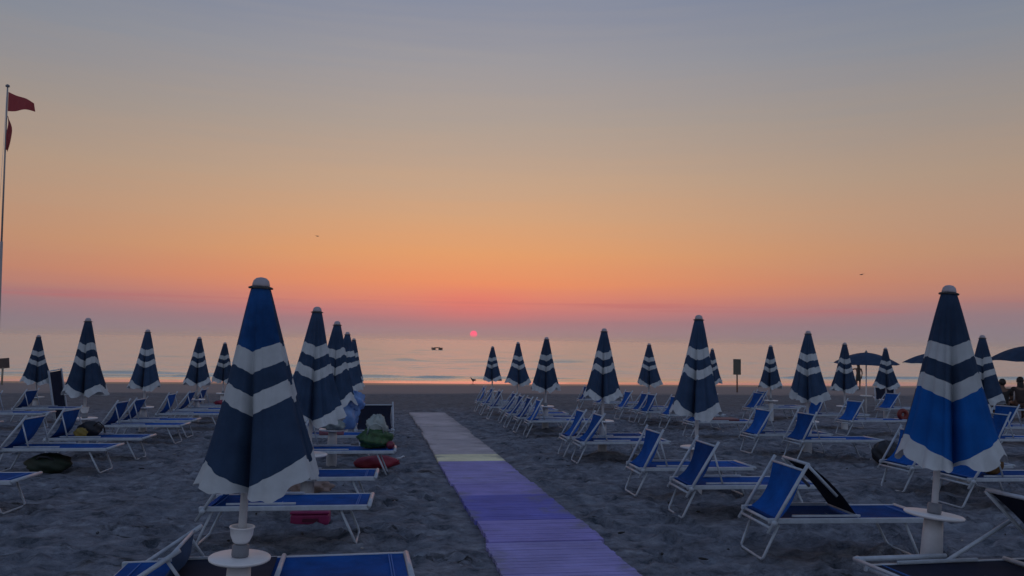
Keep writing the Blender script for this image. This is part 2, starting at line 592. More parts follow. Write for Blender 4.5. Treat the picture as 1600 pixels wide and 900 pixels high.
def sea_z(X, Y):
    Z = np.full_like(X, SEA)

    def ridge(y0, amp, wid, seed, wob, sx, gate):
        c_ = y0 + wob * vnoise(X / sx, X * 0 + seed, seed) * 2
        a = amp * np.clip(vnoise(X / (sx * 1.6), X * 0 + 3.3 * seed, seed + 30) * 2 + gate, 0, 1)
        d = (Y - c_) / wid
        return a * np.exp(-np.where(d < 0, d * 1.8, d) ** 2)
    Z += ridge(121, 0.20, 1.25, 41, 2.5, 26, 0.0) + ridge(119, 0.16, 1.1, 47, 2.5, 18, 0.0)
    Z += ridge(73, 0.13, 1.0, 42, 1.5, 12, 0.05) + ridge(67, 0.20, 0.48, 43, 1.2, 14, 0.2) + ridge(62, 0.17, 0.36, 44, 0.9, 9, 0.3)
    Z += ridge(58.4, 0.075, 0.26, 45, 0.7, 16, 0.6) + ridge(92, 0.14, 1.0, 46, 2.5, 20, -0.2) + ridge(150, 0.22, 1.6, 48, 4, 30, -0.2)
    # separate low swells with ragged ends
    r = np.random.RandomState(23)
    swells = [(22, 110, 17, .50), (4, 113, 9, .40), (47, 109, 14, .34), (-6, 66, 7, .17), (9, 64.5, 6, .20), (3, 59.5, 9, .10), (24, 61, 9, .15), (-20, 70, 9, .18), (34, 67, 8, .17), (-14, 59, 8, .10)]
    for _ in range(34):
        D = 60 + 190 * r.rand() ** 1.7
        swells.append((r.uniform(-.62, .72) * D, D, r.uniform(.03, .09) * D, D * r.uniform(.0009, .0022)))
    for (cx, cy, ln, amp) in swells:
        wd = 0.16 + cy * 0.0038
        c_ = cy + wd * 1.6 * vnoise(X / (ln * .4), X * 0 + cx, 61) + 0.02 * (X - cx)
        d = (Y - c_) / wd
        e = np.clip(1.25 - np.abs((X - cx) / ln) + 0.9 * vnoise(X / (ln * .18), X * 0 + cy, 62), 0, 1)
        Z += 0.42 * amp * e * np.exp(-np.where(d < 0, d * 1.7, d) ** 2)
    k = np.clip((Y - 58) / 20, 0, 1) * np.clip((700 - Y) / 500, 0, 1)
    Z += k * (vnoise(X / 4, Y / 1.6, 51) * 0.15 + vnoise(X / 11, Y / 4, 52) * 0.20)
    return Z


sx_ = sorted([-q for q in graded(70.0, 14000, 0.9, 1.09, 5000)]) + list(np.arange(-69.2, 90, 0.8)) + graded(90.0, 14000, 0.9, 1.09, 5000)
sy_ = graded(46.0, 14000, 0.24, 1.012, 4000)
sea = make_sheet('sea', sx_, sy_, sea_z, M_SEA)
tag(sea, kind='structure')

# ------------------------------------------------------------------ sea haze, a low layer of air
hz = MB().box((-15500, -500, -12.0), (15500, 15500, 19.0))
mh = bpy.data.materials.new('haze')
mh.use_nodes = True
mh.node_tree.nodes.clear()
th = NT(mh.node_tree)
pv = th.n('ShaderNodeVolumePrincipled')
pv.inputs['Color'].default_value = (0.93, 0.97, 0.96, 1)
pv.inputs['Density'].default_value = 0.00022
pv.inputs['Anisotropy'].default_value = 0.88
mo = th.n('ShaderNodeOutputMaterial')
th.put(mo.inputs['Volume'], pv.outputs[0])
haze = hz.build('haze', mh)
tag(haze, kind='stuff')

# ------------------------------------------------------------------ boardwalk
def plank_mat(name, base):
    m = mat(name, base, 0.8, var=0.20, vscale=2.0, bump=0.4, bscale=30)
    t = NT(m.node_tree)
    p = m.node_tree.nodes['Principled BSDF']
    src = p.inputs['Base Color'].links[0].from_socket
    pos = t.n('ShaderNodeTexCoord').outputs['Object']
    sp = t.n('ShaderNodeSeparateXYZ')
    t.put(sp.inputs[0], pos)
    n1 = t.noise(t.mapping(pos, (1.0, 0.9, 1)), 2.6, 5.0, 0.65)
    n2 = t.noise(t.mapping(pos, (0.6, 9, 1)), 3.0, 3.0, 0.6)
    edge = t.math('MULTIPLY_ADD', t.math('ABSOLUTE', t.math('SUBTRACT', sp.outputs['X'], 1.50)), 0.55, -0.22)
    k = t.math('MULTIPLY', t.math('SUBTRACT', t.math('ADD', n1, edge), 0.50), 5.0, clamp=True)
    c1 = t.mix(t.math('MULTIPLY', t.math('SUBTRACT', n2, 0.5), 2.2, clamp=True), src, tuple(v * 0.55 for v in base))
    t.put(p.inputs['Base Color'], t.mix(t.math('MULTIPLY', k, 0.75), c1, (0.17, 0.17, 0.175)))
    return m


M_P = [plank_mat('greyed_boards', (0.46, 0.42, 0.43)), plank_mat('cream_board', (0.80, 0.74, 0.46)), plank_mat('lilac_boards', (0.27, 0.235, 0.55)),
       plank_mat('violet_boards', (0.145, 0.145, 0.50)), plank_mat('pale_lilac_boards', (0.30, 0.27, 0.56)), plank_mat('dusty_boards', (0.40, 0.37, 0.385))]
bw = MB()
sections = [(2.2, 3.4, 3), (3.4, 4.7, 4), (4.7, 5.95, 3), (5.95, 7.3, 4), (7.3, 8.25, 2), (8.25, 9.75, 3), (9.75, 10.7, 2), (10.7, 12.95, 4), (12.95, 13.85, 1),
            (13.85, 15.3, 0), (15.3, 16.6, 5), (16.6, 18.0, 0), (18.0, 19.6, 5), (19.6, 21.2, 0), (21.2, 22.9, 5), (22.9, 24.8, 0)]
for y0, y1, mi in sections:
    dz = rnd.uniform(-0.006, 0.006)
    dx = rnd.uniform(-0.03, 0.03)
    tilt = rnd.uniform(-0.006, 0.006)
    n = 1 if mi == 1 else max(1, round((y1 - y0) / 0.095))
    st = (y1 - y0 - 0.014) / n
    for k in range(n):
        a, b = y0 + k * st, y0 + (k + 1) * st - (0.010 if n > 1 else 0)
        x0, x1 = PATH_X0 + dx + rnd.uniform(-.009, .009), PATH_X1 + dx + rnd.uniform(-.009, .009)
        zz = 0.030 + dz + rnd.uniform(-.0015, .0015)
        vs = []
        for zt in (-0.01, zz):
            for (xx, yy) in ((x0, a), (x1, a), (x1, b), (x0, b)):
                vs.append((xx, yy, g(yy) + zt + (xx - 1.55) * tilt))
        bw.add(vs, [(0, 3, 2, 1), (4, 5, 6, 7), (0, 1, 5, 4), (1, 2, 6, 5), (2, 3, 7, 6), (3, 0, 4, 7)], mi)
    # thin mat that carries the slats, a shade lower than their tops
    zt = 0.016 + dz
    vs = [(xx, yy, g(yy) + zz2 + (xx - 1.55) * tilt) for zz2 in (-0.02, zt) for (xx, yy) in ((PATH_X0 + dx + .012, y0 + .004), (PATH_X1 + dx - .012, y0 + .004), (PATH_X1 + dx - .012, y1 - .016), (PATH_X0 + dx + .012, y1 - .016))]
    if n > 1:
        bw.add(vs, [(0, 3, 2, 1), (4, 5, 6, 7), (0, 1, 5, 4), (1, 2, 6, 5), (2, 3, 7, 6), (3, 0, 4, 7)], mi)
tag(bw.build('boardwalk', M_P), kind='structure')

# ------------------------------------------------------------------ closed beach umbrellas
W_S = [0, .1, .2, .295, .395, .495, .585, .69, .79, .895]       # stripe borders run along these
S_MAT = {(.295, .395): 2, (.495, .585): 2}


def canopy_mesh(seed, royal=(), pleats=1.0, flare_=None):
    """royal: (s0, s1, phi0, phi1) patches of brighter cloth"""
    r = random.Random(seed)
    ncol = 132
    ridges = [R(-58 + r.uniform(-12, 12)), R(56 + r.uniform(-12, 12)), R(122 + r.uniform(-14, 14)), R(180 + r.uniform(-14, 14)), R(238 + r.uniform(-12, 12))]
    ridges = sorted(a % (2 * PI) for a in ridges)
    ph1, ph2, ph3 = r.uniform(0, 6), r.uniform(0, 6), r.uniform(0, 6)
    flare = r.uniform(0.315, 0.36)
    flare = flare_ or flare
    bulge = r.uniform(-0.022, 0.004)
    gore = [r.uniform(-1, 1) for _ in range(11)]
    off = r.uniform(0.35, 0.65)
    sway = r.uniform(-0.03, 0.03)

    def shape(phi):
        p = phi % (2 * PI)
        for k in range(len(ridges)):
            a = ridges[k]
            b = ridges[(k + 1) % len(ridges)]
            if b < a:
                b += 2 * PI
            q = p if p >= a else p + 2 * PI
            if a <= q <= b:
                u = (q - a) / (b - a)
                wide = (b - a) / R(120)
                mid_ = off if wide > .8 else .5
                uu = 0.5 * u / mid_ if u < mid_ else 0.5 + 0.5 * (u - mid_) / (1 - mid_)
                return (0.65 * (1 - abs(2 * uu - 1)) + 0.35 * math.sin(PI * uu)) * min(1.1, wide), math.exp(-abs((u - mid_) / 0.075) ** 1.4), math.exp(-((u - mid_) / 0.16) ** 2) * min(1, wide)
        return 0, 0, 0
    fine_s = []
    for a, b in zip(W_S[:-1], W_S[1:]):
        for t_ in range(3):
            fine_s.append(a + (b - a) * t_ / 3)
    fine_s.append(W_S[-1])
    hem_s = [.895, .92, .95, .98, 1.0]
    L = 1.30

    def pt(s, phi):
        v, crease, broad = shape(phi)
        R0 = 0.054 + (flare - 0.054) * (s ** 0.97) + bulge * math.sin(PI * s) + 0.030 * s ** 5
        rad = R0 * (1 - (0.17 * v + 0.62 * crease * (0.40 + 0.60 * s)) * min(1, s * 1.7))
        # loose pleats: rounded folds with sharp hollows between them
        fold = abs(math.sin(6.5 * phi + ph1 + 0.8 * math.sin(2 * phi + ph3))) ** 0.6 - 0.7
        fold2 = abs(math.sin(11 * phi + ph2 + 1.2 * math.sin(3 * phi + ph1))) ** 0.7 - 0.65
        rad += pleats * s ** 0.8 * (0.034 * fold + 0.020 * fold2)
        dz_ = 0.185 * v ** 0.95 * s ** 1.25 + 0.03 * crease * s
        g_ = (phi / (2 * PI)) % 1 * 11
        gi = int(g_)
        fr_ = g_ - gi
        k_ = min(1, fr_ / 0.16)
        jit = gore[gi - 1] * (1 - k_) + gore[gi % 11] * k_
        z = -L * s * 0.845 - dz_ + 0.017 * jit * min(1, s * 2.5)
        if s > 0.9:
            k = (s - 0.9) / 0.1
            z += (0.105 * broad + 0.02 * crease) * k
            rad += pleats * 0.016 * k * math.sin(17 * phi + ph2 + 2 * math.sin(3 * phi + ph1))
            z += pleats * (0.016 * k * math.sin(9 * phi + ph1) + 0.007 * k * math.sin(23 * phi + ph3))
        return (rad * math.cos(phi - PI / 2) + sway * s * s, rad * math.sin(phi - PI / 2), z)
    ph = [2 * PI * k / ncol for k in range(ncol)]
    can = MB()
    for s0, s1 in zip(fine_s[:-1], fine_s[1:]):
        mid = (s0 + s1) / 2
        white = any(a < mid < b for a, b in S_MAT)
        n0 = len(can.f)
        can.grid([[pt(s0, p) for p in ph], [pt(s1, p) for p in ph]], 2 if white else 0, True, True)
        if not white:
            for k in range(ncol):
                p_ = (ph[k] + PI / ncol + PI) % (2 * PI) - PI
                for a, b, f0, f1 in royal:
                    if a < mid < b and f0 < math.degrees(p_) < f1:
                        can.mi[n0 + k] = 1
    hem = MB()
    hem.grid([[pt(s, p) for p in ph] for s in hem_s], 0, True, True)
    return can, hem


def weld(o):
    bm = bmesh.new()
    bm.from_mesh(o.data)
    bmesh.ops.remove_doubles(bm, verts=bm.verts[:], dist=1e-5)
    bmesh.ops.recalc_face_normals(bm, faces=bm.faces[:])
    bm.to_mesh(o.data)
    bm.free()


def make_umbrella(seed, royal=(), ashtray=False, table=True, hang=0.0, tr=0.2, pleats=1.0, flare=None):
    """closed parasol of 2.2 m: origin where the pole enters the sand"""
    root = empty('beach_umbrella')
    top = 2.135
    can, hem = canopy_mesh(seed, royal, pleats, flare)
    cn = can.build('canopy', [M_NAVY, M_ROYAL, M_CANVAS], root, (0, 0, top))
    weld(cn)
    cn.rotation_euler = (0, R(-hang), 0)
    hm = hem.build('hem', [M_CANVAS], cn)
    weld(hm)
    MB().tube([(0, 0, -0.25), (0, 0, 1.0), (0, 0, top - .02)], [0.024, 0.022, 0.018], 12).build('pole', M_SLEEVE, root)
    cap = MB()
    cap.lathe([(0.048, 0.0), (0.049, 0.018), (0.043, 0.040), (0.028, 0.055), (0.008, 0.060)], 20)
    cp = cap.build('cap', M_CAP, root, (0, 0, top + .008))
    br = MB()
    n = 24
    rim = [(0.070 if k % 3 else 0.060) for k in range(n)]
    br.add([(0.05 * math.cos(2 * PI * k / n), 0.05 * math.sin(2 * PI * k / n), 0.008) for k in range(n)] + [(rim[k] * math.cos(2 * PI * k / n), rim[k] * math.sin(2 * PI * k / n), 0.0) for k in range(n)]
           + [(rim[k] * math.cos(2 * PI * k / n), rim[k] * math.sin(2 * PI * k / n), -0.008) for k in range(n)] + [(0.05 * math.cos(2 * PI * k / n), 0.05 * math.sin(2 * PI * k / n), -0.01) for k in range(n)],
           [(i * n + k, i * n + (k + 1) % n, ((i + 1) % 4) * n + (k + 1) % n, ((i + 1) % 4) * n + k) for i in range(4) for k in range(n)])
    br.build('brim', M_BLACK, cp)
    if table:
        MB().lathe([(0.082, -0.2), (0.080, 0.05), (0.070, 0.40), (0.062, 0.555)], 20).build('base_sleeve', M_SLEEVE, root)
        tt = MB().lathe([(0.05, 0.556), (tr - .015, 0.566), (tr - .002, 0.574), (tr, 0.584), (tr - .006, 0.590), (0.04, 0.588)], 32)
        tt.build('table_top', M_PLASTIC, root)
        MB().lathe([(0.044, 0.589), (0.047, 0.60), (0.045, 0.655), (0.03, 0.662)], 16).build('collar', M_GREY, root)
        if ashtray:
            MB().lathe([(0.035, 0.664), (0.046, 0.676), (0.060, 0.71), (0.065, 0.752), (0.069, 0.754), (0.069, 0.760), (0.058, 0.760), (0.052, 0.71), (0.03, 0.70)], 24).build('ashtray', M_PLASTIC, root)
    return root


protos = [make_umbrella(101), make_umbrella(202), make_umbrella(303, pleats=1.4), make_umbrella(414, pleats=.8), make_umbrella(515, pleats=1.2), make_umbrella(616, pleats=1.6)]
uA = make_umbrella(404, royal=((0.0, 0.295, -70, 60),), ashtray=True, hang=4.2, pleats=.7, flare=.315, tr=0.168)
uR = make_umbrella(505, royal=((0.585, 0.9, -75, 180),), hang=3.2, pleats=.9, flare=.335)
for _o in uA.children:
    if _o.name.startswith('canopy'):
        _o.scale = (1, 1, 0.97)
        _o.data.materials[1] = mat('mid_blue_canvas', (0.012, 0.062, 0.19), 0.9, spec=0.15, var=0.5, vscale=4, bump=0.25, bscale=90, trans=(0.12, (0.02, 0.1, 0.35)))
uL = make_umbrella(606, ashtray=True)
G_UMB = 'closed striped beach umbrellas standing in rows'
# x, y, height scale, lean (deg towards +x), proto, label
UMB = [
    (-0.754, 4.76, 0.97, 2.4, uA, 'closed striped umbrella nearest the camera, left of the boardwalk, with ashtray cup above its table'),
    (3.93, 5.31, 1.03, 5.6, uR, 'closed striped umbrella with bright royal blue lower band and white table, front right'),
    (-0.74, 9.30, 1.015, 1.5, protos[0], 'second closed striped umbrella in the row left of the boardwalk'),
    (-0.64, 12.40, 1.0, 0.8, protos[1], 'third closed striped umbrella in the row left of the boardwalk'),
    (-0.66, 17.60, 1.0, 0.4, protos[2], 'fourth closed striped umbrella left of the boardwalk, half hidden by the third'),
    (-0.67, 23.00, 1.0, 0.2, protos[0], 'hindmost closed striped umbrella in the row left of the boardwalk'),
    (3.94, 9.62, 1.02, 1.2, protos[1], 'second closed striped umbrella in the row right of the boardwalk'),
    (3.94, 13.84, 1.005, 0.6, protos[2], 'third closed striped umbrella in the row right of the boardwalk'),
    (3.88, 18.45, 0.99, 0.3, protos[0], 'fourth closed striped umbrella in the row right of the boardwalk'),
    (4.06, 23.33, 0.985, 0.2, protos[1], 'fifth closed striped umbrella in the row right of the boardwalk'),
    (4.03, 28.31, 0.98, -0.2, protos[2], 'hindmost closed striped umbrella right of the boardwalk, nearest below the sun'),
    (7.70, 13.60, 1.01, 1.0, protos[1], 'closed striped umbrella between the signpost and the standing woman, larger than its neighbours'),
    (7.86, 22.71, 0.985, 0.3, protos[0], 'small closed striped umbrella standing alone left of the second one right of the boardwalk'),
    (11.53, 18.58, 0.98, 0.8, protos[2], 'closed striped umbrella just left of the standing woman, in front of the open umbrella'),
    (11.07, 21.51, 0.97, 0.2, protos[0], 'small closed striped umbrella just right of the signpost'),
    (11.51, 26.58, 0.97, 0.0, protos[1], 'small closed striped umbrella half hidden behind the second one right of the boardwalk'),
    (15.15, 22.21, 0.965, 0.3, protos[1], 'small closed striped umbrella just right of the standing woman'),
    (10.85, 13.08, 0.99, 0.6, protos[2], 'rightmost closed striped umbrella, half hidden behind the royal blue one'),
    (7.88, 9.90, 0.99, 0.4, protos[0], 'closed striped umbrella hidden behind the royal blue one, only its edge showing'),
    (-4.77, 14.45, 1.03, -0.6, uL, 'largest closed striped umbrella on the far left, ashtray cup above its table'),
    (-4.79, 17.94, 1.0, 0.5, protos[1], 'closed striped umbrella over a white disc table, second largest on the left side'),
    (-4.48, 21.49, 0.975, 0.2, protos[2], 'second smallest closed striped umbrella on the left, right of the disc table'),
    (-4.64, 25.85, 0.96, 0.4, protos[0], 'smallest closed striped umbrella on the left side, beside the nearest one'),
    (-8.60, 22.43, 0.98, -0.2, protos[1], 'leftmost closed striped umbrella, near the tilted notice board'),
]
used = set()
for i, (x, y, sc, lean, pr, lab) in enumerate(UMB):
    if pr in protos:
        pr = protos[(i * 5 + i // 6) % 6] if i != 3 else protos[5]
    o = copy_tree(pr) if pr.name in used else pr
    used.add(pr.name)
    face = math.atan2(x, y)                       # canopy folds face back up the beach
    o.location = (x, y, g(y))
    o.rotation_euler = (Matrix.Rotation(R(lean), 3, 'Y') @ Matrix.Rotation(-face * 0.9 + R(rnd.uniform(-9, 9)), 3, 'Z')).to_euler()
    o.scale = (1, 1, sc)
    tag(o, lab, 'umbrella', G_UMB)

# ------------------------------------------------------------------ sun loungers
BW, BL, BH = 0.62, 1.46, 0.36


def lounger(length=BL, ang=58.0, rail=0.68, kind='std'):
    """head at x = 0, foot at x = length; returns the Empty with its parts"""
    root = empty('sun_lounger')
    hw = BW / 2
    fr = MB()
    for s in (-1, 1):
        fr.box((0.0, s * hw - 0.014, BH - 0.044), (length, s * hw + 0.014, BH), bev=0.006)
        fr.box((0.22, s * (hw - 0.03) - 0.008, BH + 0.004), (0.82, s * (hw - 0.03) + 0.008, BH + 0.022), bev=0.003)
    fr.tube([(length + .004, -hw - .014, BH - .012), (length + .004, hw + .014, BH - .012)], 0.020, 10)
    fr.tube([(0.03, -hw, BH - .03), (0.03, hw, BH - .03)], 0.014, 8)
    fr.tube([(0.66, -hw, BH - .035), (0.66, hw, BH - .035)], 0.012, 8)
    if length > 1.6:
        fr.tube([(length - 0.80, -hw, BH + .004), (length - 0.80, hw, BH + .004)], 0.016, 8)
    fr.build('frame', M_ALU, root)
    bed = MB()
    P = []
    for i in range(15):
        x = 0.04 + (length - 0.06) * i / 14
        row = []
        for j in range(7):
            v = -1 + 2 * j / 6
            sag = 0.018 * (1 - v * v) * (1 - abs(2 * i / 14 - 1) ** 4)
            row.append((x, v * (hw - 0.010), BH - 0.006 - sag))
        P.append(row)
    bed.grid(P)
    for xs_ in (length - .10, length - .115, .12):
        bed.box((xs_ - .004, -hw + .02, BH - .013), (xs_ + .004, hw - .02, BH - .003), 1)
    bf = bed.build('bed_fabric', [M_MESHD if kind == 'back' else M_MESH, M_SEAM], root)
    # legs: trapezoid loops of tube
    for x0, x1 in ((0.10, -0.03), (length - 0.24, length - 0.11)):
        lg = MB()
        zt = BH - 0.06
        inn = hw - 0.035
        lg.tube([(x0, -inn - .01, zt), (x1 - (x1 - x0) * .06, -inn + .02, 0.03), (x1, -inn + .045, 0.006), (x1, inn - .045, 0.006), (x1 - (x1 - x0) * .06, inn - .02, 0.03), (x0, inn + .01, zt)], 0.012, 8)
        lg.tube([(x0, -inn - .01, zt + .008), (x0, inn + .01, zt + .008)], 0.012, 8)
        lg.build('leg', M_ALU, root)
    a = R(ang)
    if kind in ('std', 'tent', 'low'):
        # hood that leans from the head end towards the foot
        p0 = Vector((-0.015, 0, 0.24))
        d = Vector((math.cos(a), 0, math.sin(a)))
        top = p0 + d * rail
        nrm = Vector((d.z, 0, -d.x))
        hd = MB()
        for s in (-1, 1):
            y = s * (hw + 0.03)
            hd.tube([p0 + Vector((0, y, 0)), top + Vector((0, y, 0))], 0.0145, 10)
            hd.tube([p0 + d * 0.10 + Vector((0, y - .02 * s, 0)), p0 + d * 0.10 + Vector((0, y + s * .025, 0))], 0.024, 10)
        hd.tube([p0 + d * 0.05 + Vector((0, -hw - .03, 0)), p0 + d * 0.05 + Vector((0, hw + .03, 0))], 0.013, 8)
        hd.tube([p0 + d * (rail - .06) + Vector((0, -hw - .03, 0)), p0 + d * (rail - .06) + Vector((0, hw + .03, 0))], 0.011, 8)
        h = hd.build('hood_frame', M_ALU, root)
        fb = MB()
        P = []
        t0, t1 = 0.115, rail - 0.055
        for i in range(13):
            u = i / 12
            q = p0 + d * (t0 + (t1 - t0) * u)
            row = []
            for j in range(9):
                v = -1 + 2 * j / 8
                sag = (0.20 if kind == 'low' else 0.085) * math.sin(PI * min(1, (u * 1.0)) ** 0.75) * (1 - 0.25 * v * v)
                wn = 1 - 0.10 * math.sin(PI * u)
                row.append(q + (Vector((0.97, 0, -0.10)) if kind == 'low' else nrm) * sag + Vector((0, v * (hw + .014) * wn, 0)))
            P.append(row)
        fb.grid(P)
        fb.build('hood_fabric', M_NAVY if kind == 'low' else M_MESH, h)  # low hood: navy stands in for shade on the blue mesh
        if kind != 'tent':
            for s in (-1, 1):
                st = MB()
                q = p0 + d * (rail * 0.84)
                e = Vector((q.x + 0.10, 0, BH + 0.012))
                y = s * (hw + 0.008)
                st.tube([q + Vector((0, y, 0)), e + Vector((0, y, 0))], 0.0105, 8)
                st.build('strut', M_ALU, root)
    if kind == 'low':
        pd = MB()
        pd.grid([[(0.36 + 0.6 * i / 8, (-1 + 2 * j / 6) * (hw - 0.03), BH + 0.006 - .012 * (1 - (-1 + 2 * j / 6) ** 2)) for j in range(7)] for i in range(9)])
        pd.build('dark_panel', M_MESHD, root)  # dark flat panel over the middle of the bed
    if kind in ('tent', 'back'):
        # backrest that leans from its mid-bed hinge towards the head
        if kind == 'tent':
            hinge, topb = Vector((0.80, 0, BH + 0.01)), Vector((0.385, 0, 0.80))
        else:
            hinge, topb = Vector((1.36, 0, BH + 0.01)), Vector((0.90, 0, 0.83))
        d = topb - hinge
        ln = d.length
        d = d / ln
        nrm = Vector((-d.z, 0, d.x))
        bk = MB()
        for s in (-1, 1):
            y = s * (hw - 0.045)
            bk.tube([hinge + d * (ln * (0.40 if kind == 'tent' else 0.0)) + nrm * 0.012 + Vector((0, y, 0)), topb + nrm * 0.012 + Vector((0, y, 0))], 0.014, 8)
        bk.tube([topb + Vector((0, -hw + .045, 0)), topb + Vector((0, hw - .045, 0))], 0.014, 8)
        bk.tube([hinge + Vector((0, -hw + .02, 0)), hinge + Vector((0, hw - .02, 0))], 0.012, 8)
        b_ = bk.build('backrest_frame', M_ALU, root)
        fb = MB()
        fb.grid([[hinge + d * ln * (i / 8) + nrm * (-0.03 * math.sin(PI * i / 8)) + Vector((0, (-1 + 2 * j / 6) * (hw - 0.05), 0)) for j in range(7)] for i in range(9)])
        fb.build('dark_panel', M_MESHD, b_)
        if kind == 'back':
            for s in (-1, 1):
                st = MB()
                y = s * (hw - 0.02)
                st.tube([Vector((0.60, y, BH + .01)), hinge + d * ln * 0.55 + Vector((0, y, 0))], 0.014, 8)
                st.build('strut', M_ALU, root)
            hd = MB()
            for s in (-1, 1):
                hd.tube([(-0.06, s * (hw + .02), BH + .03), (0.62, s * (hw + .02), BH + .03)], 0.017, 10)
                hd.tube([(-0.02, s * (hw - .01), BH + .02), (-0.02, s * (hw + .05), BH + .02)], 0.026, 10)
            hd.tube([(-0.05, -hw - .02, BH + .03), (-0.05, hw + .02, BH + .03)], 0.012, 8)
            hd.build('hood_frame', M_ALU, root)
    return root


std = [lounger(ang=58), lounger(ang=54, rail=0.70), lounger(ang=62, rail=0.66)]
low = lounger(length=1.80, ang=34, rail=0.585, kind='low')
tent = lounger(ang=58, rail=0.67, kind='tent')
backs = lounger(length=1.85, kind='back')
G_L = 'blue sun loungers set out in rows on the sand'
# head x, centre y, turn (deg), proto, label
LNG = [
    (-1.57, 5.28, 1.5, low, 'blue lounger with low hood at the bottom edge, beside the nearest white table'),
    (-1.49, 7.74, -2.5, std[0], 'blue lounger whose foot juts out right of the nearest umbrella, pink box under it'),
    (-1.44, 9.42, -2.0, std[1], 'blue lounger without luggage, first one behind the one with the pink box'),
    (-1.18, 11.86, -1.5, std[2], 'lounger carrying the green beach bag, red bag on the sand under it'),
    (-1.45, 14.05, -1.0, std[0], 'lounger carrying the rose pink towel roll'),
    (3.30, 6.66, -5.0, tent, 'blue lounger with hood and black backrest propped into a tent, right foreground'),
    (3.27, 8.42, -4.0, std[0], 'blue lounger with its wide hood facing the boardwalk, left of the tent shaped one'),
    (3.20, 9.80, -2.5, std[2], 'blue lounger with torn spot in its hood, closest to the boardwalk on the right'),
    (3.22, 12.80, -2.0, std[1], 'nearer of the two loungers under the third umbrella right of the boardwalk'),
    (3.18, 13.62, -2.0, std[0], 'farther of the two loungers under the third umbrella right of the boardwalk'),
    (3.20, 17.15, -2.0, std[2], 'nearest lounger of the far group right of the boardwalk, at the fourth umbrella'),
    (3.14, 18.20, -1.0, std[0], 'second nearest lounger of the far group right of the boardwalk'),
    (3.20, 20.90, -1.0, std[1], 'middle lounger of the far group right of the boardwalk'),
    (3.08, 22.25, -1.0, std[0], 'second hindmost lounger of the far group right of the boardwalk'),
    (3.14, 25.70, -1.0, std[2], 'hindmost lounger of the far group right of the boardwalk'),
    (3.12, 19.40, -1.5, std[1], 'lounger between the two nearest pairs of the far group right of the boardwalk'),
    (3.10, 24.00, -1.0, std[0], 'lounger in front of the hindmost one of the far group right of the boardwalk'),
    (6.78, 24.60, -1.0, std[1], 'small far lounger below the umbrella standing alone right of the third one'),
    (6.74, 8.62, -4.0, std[1], 'white framed lounger right of the royal blue umbrella pole, near the right edge'),
    (6.74, 9.70, -3.0, std[0], 'lounger under the royal blue umbrella hem, white leg loop left of the pole'),
    (7.00, 12.82, -4.0, std[2], 'bright blue lounger right behind the tent shaped one'),
    (6.68, 13.84, -3.0, std[0], 'bright blue lounger left of the one right behind the tent shaped one'),
    (6.72, 16.80, -2.0, std[1], 'lounger half hidden by the hem of the second umbrella right of the boardwalk'),
    (6.96, 19.00, -2.0, std[0], 'lounger just left of the second umbrella right of the boardwalk'),
    (6.80, 20.15, -1.5, std[2], 'rightmost of three hoods in a row behind the third umbrella right of the boardwalk'),
    (6.82, 21.00, -1.5, std[1], 'middle one of three hoods in a row behind the third umbrella right of the boardwalk'),
    (6.74, 22.10, -1.5, std[0], 'leftmost of three hoods in a row behind the third umbrella right of the boardwalk'),
    (6.88, 27.10, -1.0, std[2], 'far lounger showing left of the third umbrella right of the boardwalk'),
    (10.52, 17.00, -3.0, std[0], 'blue lounger with red float on its bed, left of the royal blue umbrella'),
    (10.50, 21.80, -2.0, std[1], 'left one of two small dark hoods below the signpost'),
    (11.10, 22.60, -2.0, std[2], 'right one of two small dark hoods below the signpost'),
    (10.75, 18.90, -2.0, std[2], 'lounger with dark hood below the large umbrella right of the signpost'),
    (14.60, 21.60, -2.0, std[1], 'lounger with near black hood below the umbrella right of the standing woman'),
    (10.60, 12.75, -4.0, std[2], 'lounger with white hood rail crossing the right edge of the royal blue umbrella'),
    (12.80, 15.10, -3.0, std[0], 'lounger in front of the two seated people'),
    (3.19, 4.62, 1.0, backs, 'lounger in the bottom right corner with its dark backrest raised'),
    (-5.14, 9.50, -3.0, std[0], 'blue lounger cut off by the left edge, nearest on the left side'),
    (-5.14, 12.45, -2.0, std[1], 'blue lounger with the dark green bag under it'),
    (-5.05, 13.85, -2.0, std[2], 'blue lounger with the yellow pouch, behind the one with the green bag'),
    (-5.05, 16.30, -2.0, std[0], 'lounger in front of the white disc table on the left'),
    (-5.10, 17.50, -2.0, std[1], 'lounger beside the white disc table on the left, farther from the camera'),
    (-4.90, 19.60, -1.5, std[2], 'far lounger to the right of the white disc table on the left'),
    (-4.85, 22.60, -1.0, std[0], 'lounger with a red towel on it, below the second smallest umbrella on the left'),
    (-4.88, 21.10, -1.0, std[1], 'far lounger just behind the one right of the white disc table on the left'),
    (-8.60, 16.80, -2.0, std[1], 'lounger at the left edge with only its foot end bar showing'),
    (-8.75, 19.80, -2.0, std[2], 'lounger below the leftmost umbrella'),
    (-8.70, 21.60, -1.0, std[0], 'far lounger behind the leftmost umbrella'),
]


def place(o, x, y, turn):
    """head centre at x, bed centre line at y"""
    sl_ = slope(y)
    o.location = (x, y + math.sin(R(-turn)) * 0.7, g(y) + 0.004)
    o.rotation_euler = (Matrix.Rotation(sl_, 3, 'X') @ Matrix.Rotation(R(turn), 3, 'Z')).to_euler()


used = set()
for i, (x, y, turn, pr, lab) in enumerate(LNG):
    o = copy_tree(pr) if pr.name in used else pr
    used.add(pr.name)
    place(o, x, y, turn)
    tag(o, lab, 'sun lounger', G_L)
